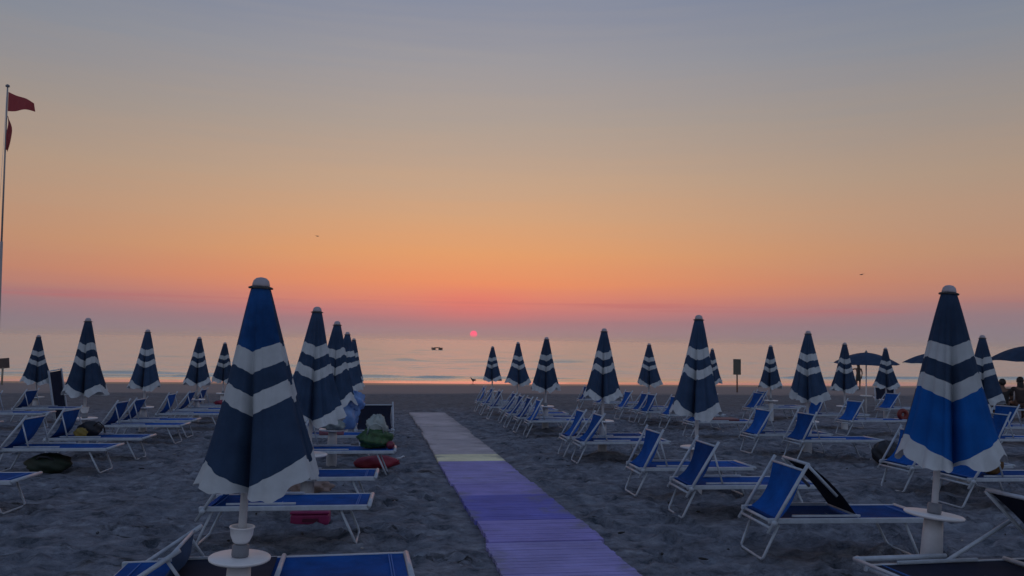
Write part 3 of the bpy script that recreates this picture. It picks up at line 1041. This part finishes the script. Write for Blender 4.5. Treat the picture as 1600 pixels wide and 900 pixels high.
# one stands turned round, its dark hood towards the boardwalk end
o = copy_tree(std[2])
o.location = (-0.02, 14.95, g(14.95) + .004)
o.rotation_euler = (0, 0, R(93))
tag(o, 'lounger turned square to the others, showing a black hood beside the green bag', 'sun lounger', G_L)
for ch in o.children:
    for c2 in ch.children:
        if c2.name.startswith('hood_fabric'):
            c2.data = c2.data.copy()
            c2.data.materials[0] = M_MESHD
o = copy_tree(std[0])
o.location = (18.6, 27.3, g(27.3))
o.rotation_euler = (0, 0, R(60))
for ch in o.children:
    for c2 in ch.children:
        if c2.name.startswith('hood_fabric'):
            c2.data = c2.data.copy()
            c2.data.materials[0] = M_MESHD
tag(o, 'far lounger showing a black square hood against the sea, right of the standing woman', 'sun lounger', G_L)
# folded lounger stood on end behind the big umbrella on the left
fl = empty('folded_lounger', (-7.95, 22.4, g(22.4)), (R(-6), R(-7), R(62)))
f = MB()
for s in (-1, 1):
    f.box((s * .19 - .014, -.025, 0), (s * .19 + .014, .025, 1.30), bev=.005)
for z in (0.03, 1.28):
    f.tube([(-.19, 0, z), (.19, 0, z)], 0.014, 8)
f.build('frame', M_ALU, fl)
MB().grid([[(-.178 + .356 * j / 4, 0.004 + .012 * math.sin(PI * i / 8), .05 + 1.2 * i / 8) for j in range(5)] for i in range(9)]).build('bed_fabric', M_MESHD, fl)
lg = MB()
lg.tube([(-.16, .04, 1.0), (-.15, .06, .62), (.15, .06, .62), (.16, .04, 1.0)], 0.0135, 8)
lg.build('leg', M_ALU, fl)
tag(fl, 'folded lounger stood on end left of the largest umbrella on the left', 'sun lounger')

# ------------------------------------------------------------------ open umbrellas far right
def open_umbrella(loc, rad, rise, pole_h, tilt, label):
    root = empty('open_umbrella', loc, tilt)
    P = []
    n = 64
    for i in range(11):
        s = i / 10
        row = []
        for k in range(n):
            a = 2 * PI * k / n
            sc_ = 1 - 0.055 * s * s * (1 - abs(math.cos(4 * a)))
            r_ = rad * s * sc_
            z = pole_h - rise * (s ** 1.8) - 0.02 * s * (1 - abs(math.cos(4 * a)))
            row.append((max(r_, 0.004) * math.cos(a), max(r_, 0.004) * math.sin(a), z))
        P.append(row)
    cn_ = MB().grid(P, 0, True, True).build('canopy', M_NAVY, root)
    MB().tube([(0, 0, -.2), (0, 0, pole_h + .02)], 0.021, 10).build('pole', M_PLASTIC, root)
    MB().lathe([(0.05, pole_h - .01), (0.045, pole_h + .02), (0.012, pole_h + .075)], 14).build('cap', M_GREY, root)
    for k in range(8):
        a = 2 * PI * k / 8
        rb = MB()
        rb.tube([(rad * s * math.cos(a), rad * s * math.sin(a), pole_h - rise * (s ** 1.8) - .014) for s in (0.02, .25, .5, .75, .98)], 0.006, 6)
        rb.build('rib', M_GREY, cn_)
    MB().lathe([(0.05, 0.556), (0.185, 0.566), (0.2, 0.584), (0.194, 0.590), (0.04, 0.588)], 28).build('table_top', M_PLASTIC, root)
    tag(root, label, 'umbrella', 'open dark umbrellas on the far right')


open_umbrella((16.15, 24.75, g(24.75)), 1.02, 0.36, 2.02, (R(2), R(-1), 0.2), 'open dark umbrella whose pole stands beside the standing woman')
open_umbrella((17.75, 23.4, g(23.4)), 1.05, 0.36, 2.02, (R(1), R(1), 0.5), 'open dark umbrella mostly hidden behind the royal blue closed one')
open_umbrella((19.25, 21.3, g(21.3)), 1.14, 0.48, 2.22, (R(1), R(2), 0.1), 'open dark umbrella at the right edge, above the two seated people')

# ------------------------------------------------------------------ people
M_SKIN = mat('skin', (0.13, 0.072, 0.05), 0.6)
M_HAIR = mat('dark_hair', (0.012, 0.009, 0.008), 0.6, bump=0.4, bscale=50)
M_DRESS = mat('dark_green_dress', (0.020, 0.026, 0.024), 0.85, var=0.2)
M_SHIRT = mat('black_shirt', (0.016, 0.013, 0.014), 0.85, var=0.2)
M_TOP = mat('brown_top', (0.035, 0.022, 0.020), 0.85, var=0.2)


def skin_obj(name, verts, edges, material, parent=None, root=0, levels=2):
    me = bpy.data.meshes.new(name)
    me.from_pydata([v[:3] for v in verts], edges, [])
    me.materials.append(material)
    o_ = bpy.data.objects.new(name, me)
    C.objects.link(o_)
    if parent:
        o_.parent = parent
    md = o_.modifiers.new('skin', 'SKIN')
    md.use_smooth_shade = True
    if not me.skin_vertices:
        bm = bmesh.new()
        bm.from_mesh(me)
        bm.verts.layers.skin.verify()
        bm.to_mesh(me)
        bm.free()
    for i, v in enumerate(verts):
        sv = me.skin_vertices[0].data[i]
        rr = v[3] if isinstance(v[3], (tuple, list)) else (v[3], v[3])
        sv.radius = rr
        sv.use_root = (i == root)
    sub = o_.modifiers.new('sub', 'SUBSURF')
    sub.levels = sub.render_levels = levels
    return o_


def person(label, J, hair_fn, clothes, loc, rz, group=None):
    """J: named joints (x, y, z, radius), facing +y"""
    root = empty('person', loc, (0, 0, rz))
    names = list(J)
    idx = {n_: i for i, n_ in enumerate(names)}
    vs = [J[n_] for n_ in names]
    es = []

    def link(*ch):
        for a, b in zip(ch[:-1], ch[1:]):
            es.append((idx[a], idx[b]))
    link('pelvis', 'waist', 'chest', 'neck', 'jaw', 'head', 'crown')
    for s in 'lr':
        link('chest', 'sho' + s, 'elb' + s, 'wri' + s, 'palm' + s)
        link('pelvis', 'hip' + s, 'kne' + s, 'ank' + s, 'toe' + s)
        # five fingers rooted in the palm
        w_, p_ = Vector(J['wri' + s][:3]), Vector(J['palm' + s][:3])
        d = (p_ - w_).normalized()
        side = d.cross(Vector((0, 1, 0.3)))
        side = side.normalized() if side.length > 1e-3 else Vector((1, 0, 0))
        for k, (off, ln, an) in enumerate(((-.03, .060, 0), (-.011, .072, 0), (.011, .068, 0), (.03, .055, 0), (-.045, .045, .8))):
            base = p_ + side * off * (0.8 if k < 4 else 0.7) - d * (0.0 if k < 4 else 0.04)
            dd = (d + side * (-an)).normalized()
            mid = base + dd * ln * .55
            tip = mid + (dd + Vector((0, .35, -.2))).normalized() * ln * .5
            i0 = len(vs)
            vs += [tuple(base) + (.0095,), tuple(mid) + (.0085,), tuple(tip) + (.0065,)]
            es.extend([(idx['palm' + s], i0), (i0, i0 + 1), (i0 + 1, i0 + 2)])
    skin_obj('body', vs, es, M_SKIN, root, 0)
    hd = Vector(J['head'][:3])
    fc = MB()
    fc.lathe([(0.004, .0), (0.014, .012), (0.010, .03), (0.003, .045)], 8, c=(hd.x, hd.y + .093, hd.z - .03))
    for s in (-1, 1):
        fc.lathe([(0.002, -.010), (0.011, -.004), (0.011, .004), (0.002, .010)], 8, c=(hd.x + s * .032, hd.y + .082, hd.z + .004))
        fc.lathe([(0.004, -.03), (0.014, -.01), (0.014, .015), (0.004, .03)], 8, c=(hd.x + s * .083, hd.y + .0, hd.z - .005))
    fc.tube([(hd.x - .022, hd.y + .082, hd.z - .055), (hd.x, hd.y + .090, hd.z - .055), (hd.x + .022, hd.y + .082, hd.z - .055)], .006, 6)
    fc.build('face', M_SKIN, root)
    h = MB()
    hair_fn(h, hd)
    h.build('hair', M_HAIR, root)
    for nm, cv, ce, cm in clothes:
        skin_obj(nm, cv, ce, cm, root, 0)
    tag(root, label, 'person', group)
    return root


def blob(mb, c, r, seg=16, rings=10, nz=0.0, seed=0):
    rr = random.Random(seed)
    P = []
    for i in range(rings + 1):
        t_ = PI * i / rings
        row = []
        for k in range(seg):
            a = 2 * PI * k / seg
            q = 1 + nz * rr.uniform(-1, 1) if 0 < i < rings else 1
            row.append((c[0] + r[0] * math.sin(t_) * math.cos(a) * q, c[1] + r[1] * math.sin(t_) * math.sin(a) * q, c[2] + r[2] * math.cos(t_) * q))
        P.append(row)
    mb.grid(P, 0, True, True)


def long_hair(h, hd):
    blob(h, (hd.x, hd.y - .018, hd.z + .025), (.098, .108, .115), nz=.04, seed=2)
    blob(h, (hd.x, hd.y - .065, hd.z - .14), (.095, .055, .20), nz=.06, seed=3)


def short_hair(h, hd):
    blob(h, (hd.x, hd.y - .015, hd.z + .030), (.096, .106, .105), nz=.04, seed=4)


HEADW = (.086, .098)
# woman at the water's edge, weight on one leg, arm lifted towards the umbrella
Jw = dict(pelvis=(0, 0, .90, (.145, .10)), waist=(0, 0, 1.04, (.115, .085)), chest=(0.01, 0, 1.24, (.135, .095)), neck=(.01, 0, 1.40, .048), jaw=(.01, .02, 1.47, (.058, .068)),
          head=(.01, .01, 1.53, HEADW), crown=(.01, 0, 1.60, (.055, .06)),
          shol=(-.17, 0, 1.33, .052), elbl=(-.38, .06, 1.25, .038), wril=(-.52, .10, 1.32, .026), palml=(-.60, .12, 1.34, (.036, .018)),
          shor=(.18, 0, 1.33, .052), elbr=(.23, -.02, 1.06, .038), wrir=(.22, .08, .84, .026), palmr=(.22, .10, .76, (.018, .036)),
          hipl=(-.09, 0, .82, .088), knel=(-.10, .02, .45, .055), ankl=(-.11, 0, .08, .034), toel=(-.12, .15, .03, (.036, .024)),
          hipr=(.09, 0, .82, .088), kner=(.10, .05, .45, .055), ankr=(.08, 0, .08, .034), toer=(.10, .15, .03, (.036, .024)))
dress = [(0, 0, 1.36, (.10, .08)), (0.01, 0, 1.24, (.148, .107)), (0, 0, 1.05, (.128, .098)), (0, 0, .88, (.165, .125)), (0, 0, .62, (.19, .15)), (0, 0, .56, (.195, .155))]
person('woman standing in a dark dress by the open umbrella at the water edge', Jw, long_hair,
       [('dress', dress, [(0, 1), (1, 2), (2, 3), (3, 4), (4, 5)], M_DRESS)], (29.9, 46.6, g(46.6)), R(-18))


def seated(dx):
    return dict(pelvis=(0, 0, .50, (.155, .115)), waist=(0, -.02, .66, (.13, .095)), chest=(0, -.01, .86, (.15, .10)), neck=(0, .02, 1.02, .052), jaw=(0, .045, 1.09, (.06, .07)),
                head=(0, .035, 1.15, HEADW), crown=(0, .025, 1.22, (.055, .06)),
                shol=(-.20, 0, .95, .058), elbl=(-.25, .06, .70, .042), wril=(-.17, .26, .60, .028), palml=(-.14, .34, .59, (.038, .018)),
                shor=(.20, 0, .95, .058), elbr=(.25, .06, .70, .042), wrir=(.17, .26, .60, .028), palmr=(.14, .34, .59, (.038, .018)),
                hipl=(-.11, .06, .49, .095), knel=(-.14, .46, .50, .066), ankl=(-.14, .48, .08, .038), toel=(-.15, .63, .035, (.038, .026)),
                hipr=(.11, .06, .49, .095), kner=(.14, .46, .50, .066), ankr=(.14, .48, .08, .038), toer=(.15, .63, .035, (.038, .026)))


shirt = [(0, 0, .98, (.11, .08)), (0, -.01, .87, (.168, .118)), (0, -.02, .68, (.152, .115)), (0, 0, .50, (.168, .128)), (-.20, 0, .945, .07), (-.238, .045, .77, .058), (.20, 0, .945, .07), (.238, .045, .77, .058)]
sh_e = [(0, 1), (1, 2), (2, 3), (1, 4), (4, 5), (1, 6), (6, 7)]
bench_y = 21.3
person('seated person with short hair and dark shirt, back to the camera, left of the pair', seated(0), short_hair, [('shirt', shirt, sh_e, M_SHIRT)], (18.30, 21.25, g(21.25) - .05), R(-30), 'pair sitting under the open umbrella')
person('seated person with long hair, back to the camera, right of the pair', seated(0), long_hair, [('shirt', shirt, sh_e, M_TOP)], (18.72, 21.05, g(21.0) + .01), R(-30), 'pair sitting under the open umbrella')
o = copy_tree(std[1])
o.location = (17.85, 21.75, g(21.4) + .004)
o.rotation_euler = (0, 0, R(-30))
tag(o, 'lounger the two seated people sit on', 'sun lounger', G_L)

# ------------------------------------------------------------------ flagpole
fp = empty('flagpole', (-11.60, 27.27, g(27.27)), (0, R(-0.85), 0))
MB().tube([(0, 0, -.3), (-.0, 0, 3.2), (0, 0, 5.2)], [.05, .045, .040], 12).build('lower_mast', mat('mast_grey', (.30, .29, .28), .5), fp)
MB().tube([(0, 0, 5.2), (0, 0, 10.1)], [.028, .022], 10).build('upper_mast', mat('mast_grey', (.3, .29, .28), .5), fp)
MB().lathe([(0.01, 10.1), (.06, 10.12), (.06, 10.17), (.02, 10.2)], 14).build('finial', M_GREY, fp)
MB().tube([(-.06, -.03, 1.0), (-.09, -.04, 6.0), (-.02, 0, 10.0)], .005, 6).build('halyard', M_WHITE, fp)
M_FLAG = mat('red_flag_cloth', (0.28, 0.045, 0.055), 0.85, var=.12, vscale=4, trans=(.3, (.45, .07, .07)))


def flag_grid(f_):
    return MB().grid([[f_(i / 16, j / 12) for j in range(13)] for i in range(17)])


def fly(u, v):                                     # u along the fly, v down the hoist
    ln = .80
    hh = .62 - .38 * u
    return (.03 + ln * u * .985, .10 * math.sin(5.5 * u + 1.2 * v) * u, 9.98 - .02 - (.34 * u ** 1.15) - hh * v - .02 * math.sin(7 * u))


flag_grid(fly).build('flag', M_FLAG, fp)


def hang(u, v):
    w_ = .05 + .10 * math.sin(PI * min(1, v * 1.05)) ** 1.2
    return (.02 + u * w_ + .02 * math.sin(9 * v), .05 * math.sin(6 * u + 5 * v), 9.20 - 1.08 * v - .10 * u)


fh = flag_grid(hang).build('flag', M_FLAG, fp)
fh['label'] = 'red flag hanging limp against the mast'
tag(fp, 'tall grey flagpole with red flag flying and second flag hanging limp', 'flagpole')

# ------------------------------------------------------------------ sign boards
sg = empty('sign_post', (20.1, 43.0, g(43)), (0, 0, R(-24)))
MB().tube([(0, 0, -.3), (0, 0, 1.0)], .042, 10).build('post', mat('rusty_post', (.14, .07, .045), .8, var=.3), sg)
MB().box((-.21, -.03, .98), (.21, .03, 1.86), bev=.01).build('board', mat('grey_green_board', (.085, .085, .07), .7, var=.15, vscale=3), sg)
tag(sg, 'tall grey green board on a rusty post by the water edge', 'sign')
sg = empty('notice_board', (-20.4, 48.6, g(48.6)), (0, 0, R(22)))
MB().tube([(0, 0, -.3), (0, 0, .95)], .05, 10).build('post', mat('pale_post', (.22, .19, .14), .8, var=.3), sg)
nb = MB()
nb.box((-.36, -.03, 0), (.33, .03, .56), bev=.01, mtx=Matrix.Translation((0, 0, .90)) @ Matrix.Shear('XZ', 3, (-.22, 0)).to_4x4() if False else Matrix.Translation((0, 0, .90)) @ Matrix.Rotation(R(-5), 4, 'Y'))
nb.build('board', mat('brown_board', (.075, .055, .05), .75, var=.2, vscale=4), sg)
tag(sg, 'brown tilted notice board on a pale post at the left edge', 'sign')

# ------------------------------------------------------------------ boat and birds
bt = empty('catamaran', (15.6, 215.0, SEA + .04), (0, 0, R(4)))
M_HULL = mat('dark_hull', (.06, .035, .03), .5, var=.2)
for s in (-1, 1):
    P = []
    for i in range(13):
        y = -2.3 + 4.6 * i / 12
        k = max(0.12, 1 - abs(2 * i / 12 - 1) ** 3.2)
        ht = .50 + .22 * abs(2 * i / 12 - 1) ** 2
        ring = [(-.34, .0), (-.46, .28), (-.48, .9), (.48, .9), (.46, .28), (.34, .0), (.1, -.25), (-.1, -.25)]
        P.append([(s * .93 + a * k, y, b * ht) for a, b in ring])
    h_ = MB().grid(P, 0, False, True)
    h_.add(P[0], [tuple(range(8))])
    h_.add(P[-1], [tuple(reversed(range(8)))])
    h_.build('hull', M_HULL, bt)
dk = MB()
for y in (-1.5, -.4, .7, 1.7):
    dk.box((-1.35, y - .12, .48), (1.35, y + .12, .58), bev=.02)
dk.build('cross_beam', M_WOOD, bt)
MB().box((-.75, -.2, .58), (.75, .15, .70), bev=.03).build('seat', M_WOOD, bt)
tag(bt, 'small dark twin hulled rowing catamaran afloat offshore, left of the sun', 'boat')

M_BIRD = mat('bird_plumage', (.05, .045, .045), .8, var=.3, vscale=10)


def standing_gull(loc, rz):
    r_ = empty('seagull', loc, (0, 0, rz))
    skin_obj('body', [(0, 0, .24, .075), (-.12, 0, .25, .06), (-.24, 0, .24, .025), (.09, 0, .29, .05), (.13, 0, .36, .03), (.16, 0, .41, .036), (.20, 0, .41, .016), (.245, 0, .40, .006),
                      (.0, .035, .17, .018), (.01, .035, .08, .007), (.0, .035, .01, .007), (.05, .035, .006, .008), (.0, -.035, .17, .018), (.01, -.035, .08, .007), (.0, -.035, .01, .007), (.05, -.035, .006, .008)],
             [(0, 1), (1, 2), (0, 3), (3, 4), (4, 5), (5, 6), (6, 7), (0, 8), (8, 9), (9, 10), (10, 11), (0, 12), (12, 13), (13, 14), (14, 15)], M_BIRD, r_)
    return r_


tag(standing_gull((6.4, 54.2, g(54.2)), R(200)), 'dark gull standing in the shallows below the sun', 'bird')


def flying_bird(loc, rz, bank, label):
    r_ = empty('flying_bird', loc, (R(bank), 0, rz))
    skin_obj('body', [(0, 0, 0, .06), (.12, 0, .01, .05), (.2, 0, .02, .035), (.26, 0, .01, .01), (-.14, 0, 0, .035), (-.26, 0, 0, .03)], [(0, 1), (1, 2), (2, 3), (0, 4), (4, 5)], M_BIRD, r_)
    for s in (-1, 1):
        MB().grid([[(.08 - .05 * i - .10 * j / 3 * (1 - i / 7) - .02 * (i - 2) ** 2 * .3, s * (.03 + .09 * i), .02 + .05 * math.sin(i * .7) + (.012 if j in (1, 2) else 0)) for j in range(4)] for i in range(6)]).build('wing', M_BIRD, r_)
    tag(r_, label, 'bird')


def ray_pt(px, py, dist):
    return None


flying_bird((-8.94, 118.0, 16.19), R(40), 10, 'tiny bird in flight in the sky left of centre')
flying_bird((59.65, 92.0, 10.49), R(120), -15, 'tiny bird in flight in the sky on the right')

# ------------------------------------------------------------------ belongings on and under the loungers
def crumple(c, r, seed, seg=28, rings=18, rough=.16, flat=None):
    rr = np.random.RandomState(seed)
    ph_ = rr.rand(6) * 6
    fr_ = rr.uniform(2, 7, 6)
    P = []
    for i in range(rings + 1):
        t_ = PI * i / rings
        row = []
        for k in range(seg):
            a = 2 * PI * k / seg
            q = 1 + rough * (abs(math.sin(fr_[0] // 1 * a + ph_[0] + 2.2 * t_)) - .5) + rough * .7 * math.sin((fr_[1] // 1) * a - fr_[2] * t_ + ph_[1]) + rough * .35 * math.sin((fr_[3] // 1 + 5) * a + fr_[4] * 2 * t_ + ph_[2])
            s_ = math.sin(t_)
            z = r[2] * math.cos(t_) * (1 + (q - 1) * .5)
            if flat is not None:
                z = max(z, -flat)
            row.append((c[0] + r[0] * s_ * math.cos(a) * q, c[1] + r[1] * s_ * math.sin(a) * q, c[2] + z))
        P.append(row)
    return P


def on(y, h=0.0):
    return g(y) + h


M_BLUEBAG = mat('blue_plastic_film', (.26, .44, .74), .22, spec=.6, var=.3, vscale=9, trans=(.45, (.2, .42, .85)))
M_CLEAR = mat('pale_plastic_film', (.42, .48, .46), .25, spec=.6, var=.2, vscale=12, trans=(.35, (.5, .55, .5)))
M_GREENB = mat('green_plastic', (.03, .085, .026), .5, var=.5, vscale=14, bump=1.0, bscale=26)
M_RED = mat('red_fabric', (.24, .014, .035), .6, var=.2)
M_PINK = mat('pink_plastic', (.26, .018, .09), .45, var=.15)
M_ROSE = mat('rose_towel', (.30, .13, .17), .95, var=.15, bump=.4, bscale=70)
M_DGREEN = mat('dark_green_bag', (.012, .024, .014), .7, var=.3)
M_YELLOW = mat('yellow_pouch', (.20, .14, .02), .6, var=.2)
M_DARKBAG = mat('dark_bag', (.014, .016, .022), .65, var=.25)
M_PALE = mat('pale_towel', (.32, .24, .21), .95, var=.2, bump=.4, bscale=60)
M_ORANGE = mat('ochre_bag', (.12, .06, .015), .7, var=.2)
M_REDF = mat('red_float', (.16, .012, .008), .5)

bb = empty('plastic_bag', (-.49, 12.36, on(12.36, .592)))
MB().grid(crumple((0, 0, .20), (.22, .16, .24), 5, rough=.20, flat=.20), 0, True, True).build('body', M_BLUEBAG, bb, None)
MB().grid(crumple((.17, .02, .41), (.14, .11, .14), 8, rough=.24), 0, True, True).build('top_knot', M_BLUEBAG, bb)
MB().grid(crumple((-.10, -.12, .07), (.15, .09, .07), 9, rough=.3, flat=.07), 0, True, True).build('loose_fold', M_CLEAR, bb)
tag(bb, 'big crumpled blue plastic bag on the table of the third umbrella left of the boardwalk', 'bag')
rt = MB()
rt.tube([(-.20, 0, .07), (-.19, 0, .07), (.19, .02, .07), (.2, .02, .07)], [.055, .072, .072, .055], 20)
rt.tube([(-.16, .01, .19), (-.15, .01, .19), (.17, .01, .185), (.18, .01, .185)], [.045, .06, .06, .045], 20)
tag(rt.build('towel_roll', M_ROSE, None, (-.72, 13.78, on(13.78, BH))), 'rose pink rolled towels below the blue plastic bag', 'towel')

gb = empty('beach_bag', (.0, 11.98, on(11.98, BH + .005)))
MB().grid(crumple((0, 0, .12), (.24, .17, .16), 12, rough=.16, flat=.12), 0, True, True).build('body', M_GREENB, gb)
MB().grid(crumple((.02, .02, .29), (.13, .10, .16), 15, rough=.30), 0, True, True).build('liner', M_CLEAR, gb)
MB().tube([(-.12, -.12, .20), (-.09, -.17, .32), (.0, -.19, .36), (.09, -.17, .31), (.12, -.12, .2)], .012, 8).build('handle', M_CLEAR, gb)
tag(gb, 'green beach bag with clear plastic sticking out, on a lounger foot', 'bag')
bl_ = MB()
blob(bl_, (0, 0, .06), (.06, .06, .06), 18, 12)
tag(bl_.build('ball', mat('dark_red_ball', (.14, .012, .03), .4), None, (.215, 11.80, on(11.8, BH - .008))), 'small dark red ball beside the green beach bag', 'ball')

rb_ = empty('holdall', (.02, 12.45, on(12.45, 0)), (0, 0, R(12)))
MB().grid(crumple((0, 0, .08), (.34, .15, .10), 21, rough=.10, flat=.10), 0, True, True).build('body', M_RED, rb_)
MB().tube([(.31, -.06, .12), (.40, -.07, .17), (.43, 0, .15), (.40, .05, .13), (.31, .05, .12)], .012, 8).build('handle', M_WHITE, rb_)
tag(rb_, 'red holdall with white handle on the sand under a lounger', 'bag')

pb = empty('cool_box', (-.63, 8.55, on(8.55, -.02)), (0, 0, R(-3)))
MB().box((-.19, -.11, 0), (.19, .11, .11), bev=.018).build('body', M_PINK, pb)
MB().box((-.195, -.115, .112), (.195, .115, .14), bev=.012).build('lid', M_PINK, pb)
MB().box((-.07, -.122, .04), (.09, -.112, .075), bev=.004).build('latch', mat('dark_pink', (.09, .006, .03), .5), pb)
tag(pb, 'pink box on the sand under the lounger right of the nearest umbrella', 'box')
tw = MB().grid(crumple((0, 0, .07), (.23, .15, .11), 33, rough=.22, flat=.07), 0, True, True)
tag(tw.build('towel', M_PALE, None, (-.76, 10.25, on(10.25, 0))), 'pale crumpled towel on the sand behind the nearest umbrella hem', 'towel')

db = empty('rucksack', (-4.54, 12.40, on(12.40, -.01)))
MB().grid(crumple((0, 0, .13), (.29, .20, .145), 41, rough=.10, flat=.15), 0, True, True).build('body', M_DGREEN, db)
MB().tube([(-.12, -.14, .20), (-.05, -.20, .26), (.06, -.20, .25), (.13, -.15, .19)], .014, 8).build('strap', M_DARKBAG, db)
tag(db, 'dark green rucksack on the sand under a lounger on the left', 'bag')
sb = empty('shoulder_bag', (-4.52, 13.95, on(13.95, BH)))
MB().grid(crumple((0, 0, .10), (.17, .12, .125), 44, rough=.14, flat=.10), 0, True, True).build('body', M_DARKBAG, sb)
MB().tube([(.08, -.08, .17), (.16, -.12, .23), (.23, -.09, .16), (.25, -.07, .05)], .011, 8).build('strap', M_DARKBAG, sb)
tag(sb, 'black shoulder bag on the lounger left of a white table', 'bag')
yp = MB().grid(crumple((0, 0, .075), (.095, .06, .085), 46, rough=.14, flat=.07), 0, True, True)
tag(yp.build('pouch', M_YELLOW, None, (-4.56, 13.66, on(13.66, BH - .01))), 'yellow pouch in front of the black shoulder bag', 'bag')

rf = MB()
P = []
for i in range(33):
    a = 2 * PI * (i % 32) / 32
    P.append([((.09 + .05 * math.cos(b)) * math.cos(a), (.05 * math.sin(b)) * 1.0, .14 + (.09 + .05 * math.cos(b)) * math.sin(a)) for b in [2 * PI * k / 12 for k in range(12)]])
rf.grid(P, 0, True, True)
tag(rf.build('float_ring', M_REDF, None, (12.02, 17.0, on(17.0, BH - .03))), 'red swim ring on a lounger left of the royal blue umbrella', 'swim ring')
gbag = MB().grid(crumple((0, 0, .18), (.24, .20, .20), 52, rough=.12, flat=.17), 0, True, True)
tag(gbag.build('sports_bag', M_DARKBAG, None, (8.3, 12.15, on(12.15, 0))), 'dark rounded bag on the sand at the left hem of the royal blue umbrella', 'bag')
ob = MB().grid(crumple((0, 0, .12), (.13, .10, .14), 55, rough=.14, flat=.12), 0, True, True)
tag(ob.build('ochre_bag', M_ORANGE, None, (7.28, 8.66, on(8.66, BH))), 'ochre bag on the lounger right of the royal blue umbrella pole', 'bag')
brd = MB().box((-.35, -.2, 0), (.35, .2, .05), bev=.02)
tag(brd.build('body_board', mat('dull_red_board', (.14, .05, .06), .6, var=.15), None, (7.45, 16.75, on(16.75, BH + .005))), 'dull red board lying on a lounger right of the second umbrella', 'board')
rtw = MB().grid(crumple((0, 0, .06), (.24, .14, .08), 57, rough=.16, flat=.06), 0, True, True)
tag(rtw.build('red_towel', M_RED, None, (-4.0, 22.6, on(22.6, BH))), 'red towel on a far lounger left of the nearest umbrella', 'towel')

# bits of driftwood, weed and shell strewn over the sand
lt = MB()
rr_ = random.Random(77)
for _ in range(420):
    x, y = rr_.uniform(-9, 12), 4.5 + 24 * rr_.random() ** 1.4
    if PATH_X0 - .1 < x < PATH_X1 + .1:
        continue
    a, l_, w_ = rr_.uniform(0, 3.2), rr_.choice([.02, .025, .03, .05, .08]), rr_.uniform(.008, .018)
    z = g(y) + .012
    ca, sa = math.cos(a), math.sin(a)
    P = []
    for k in range(4):
        u = (k / 3 - .5) * l_
        ww = w_ * (1 - abs(k / 3 - .5) * 1.2)
        P.append([(x + u * ca - v * sa * ww, y + u * sa + v * ca * ww, z + h * ww + rr_.uniform(-.003, .003)) for v, h in ((-1, 0), (-.4, .9), (.4, .9), (1, 0), (0, -.8))])
    lt.grid(P, rr_.choice([0, 0, 0, 1]), True, True)
tag(lt.build('beach_litter', [mat('dark_weed', (.02, .018, .016), .8), mat('shell', (.30, .28, .26), .6)]), kind='stuff')
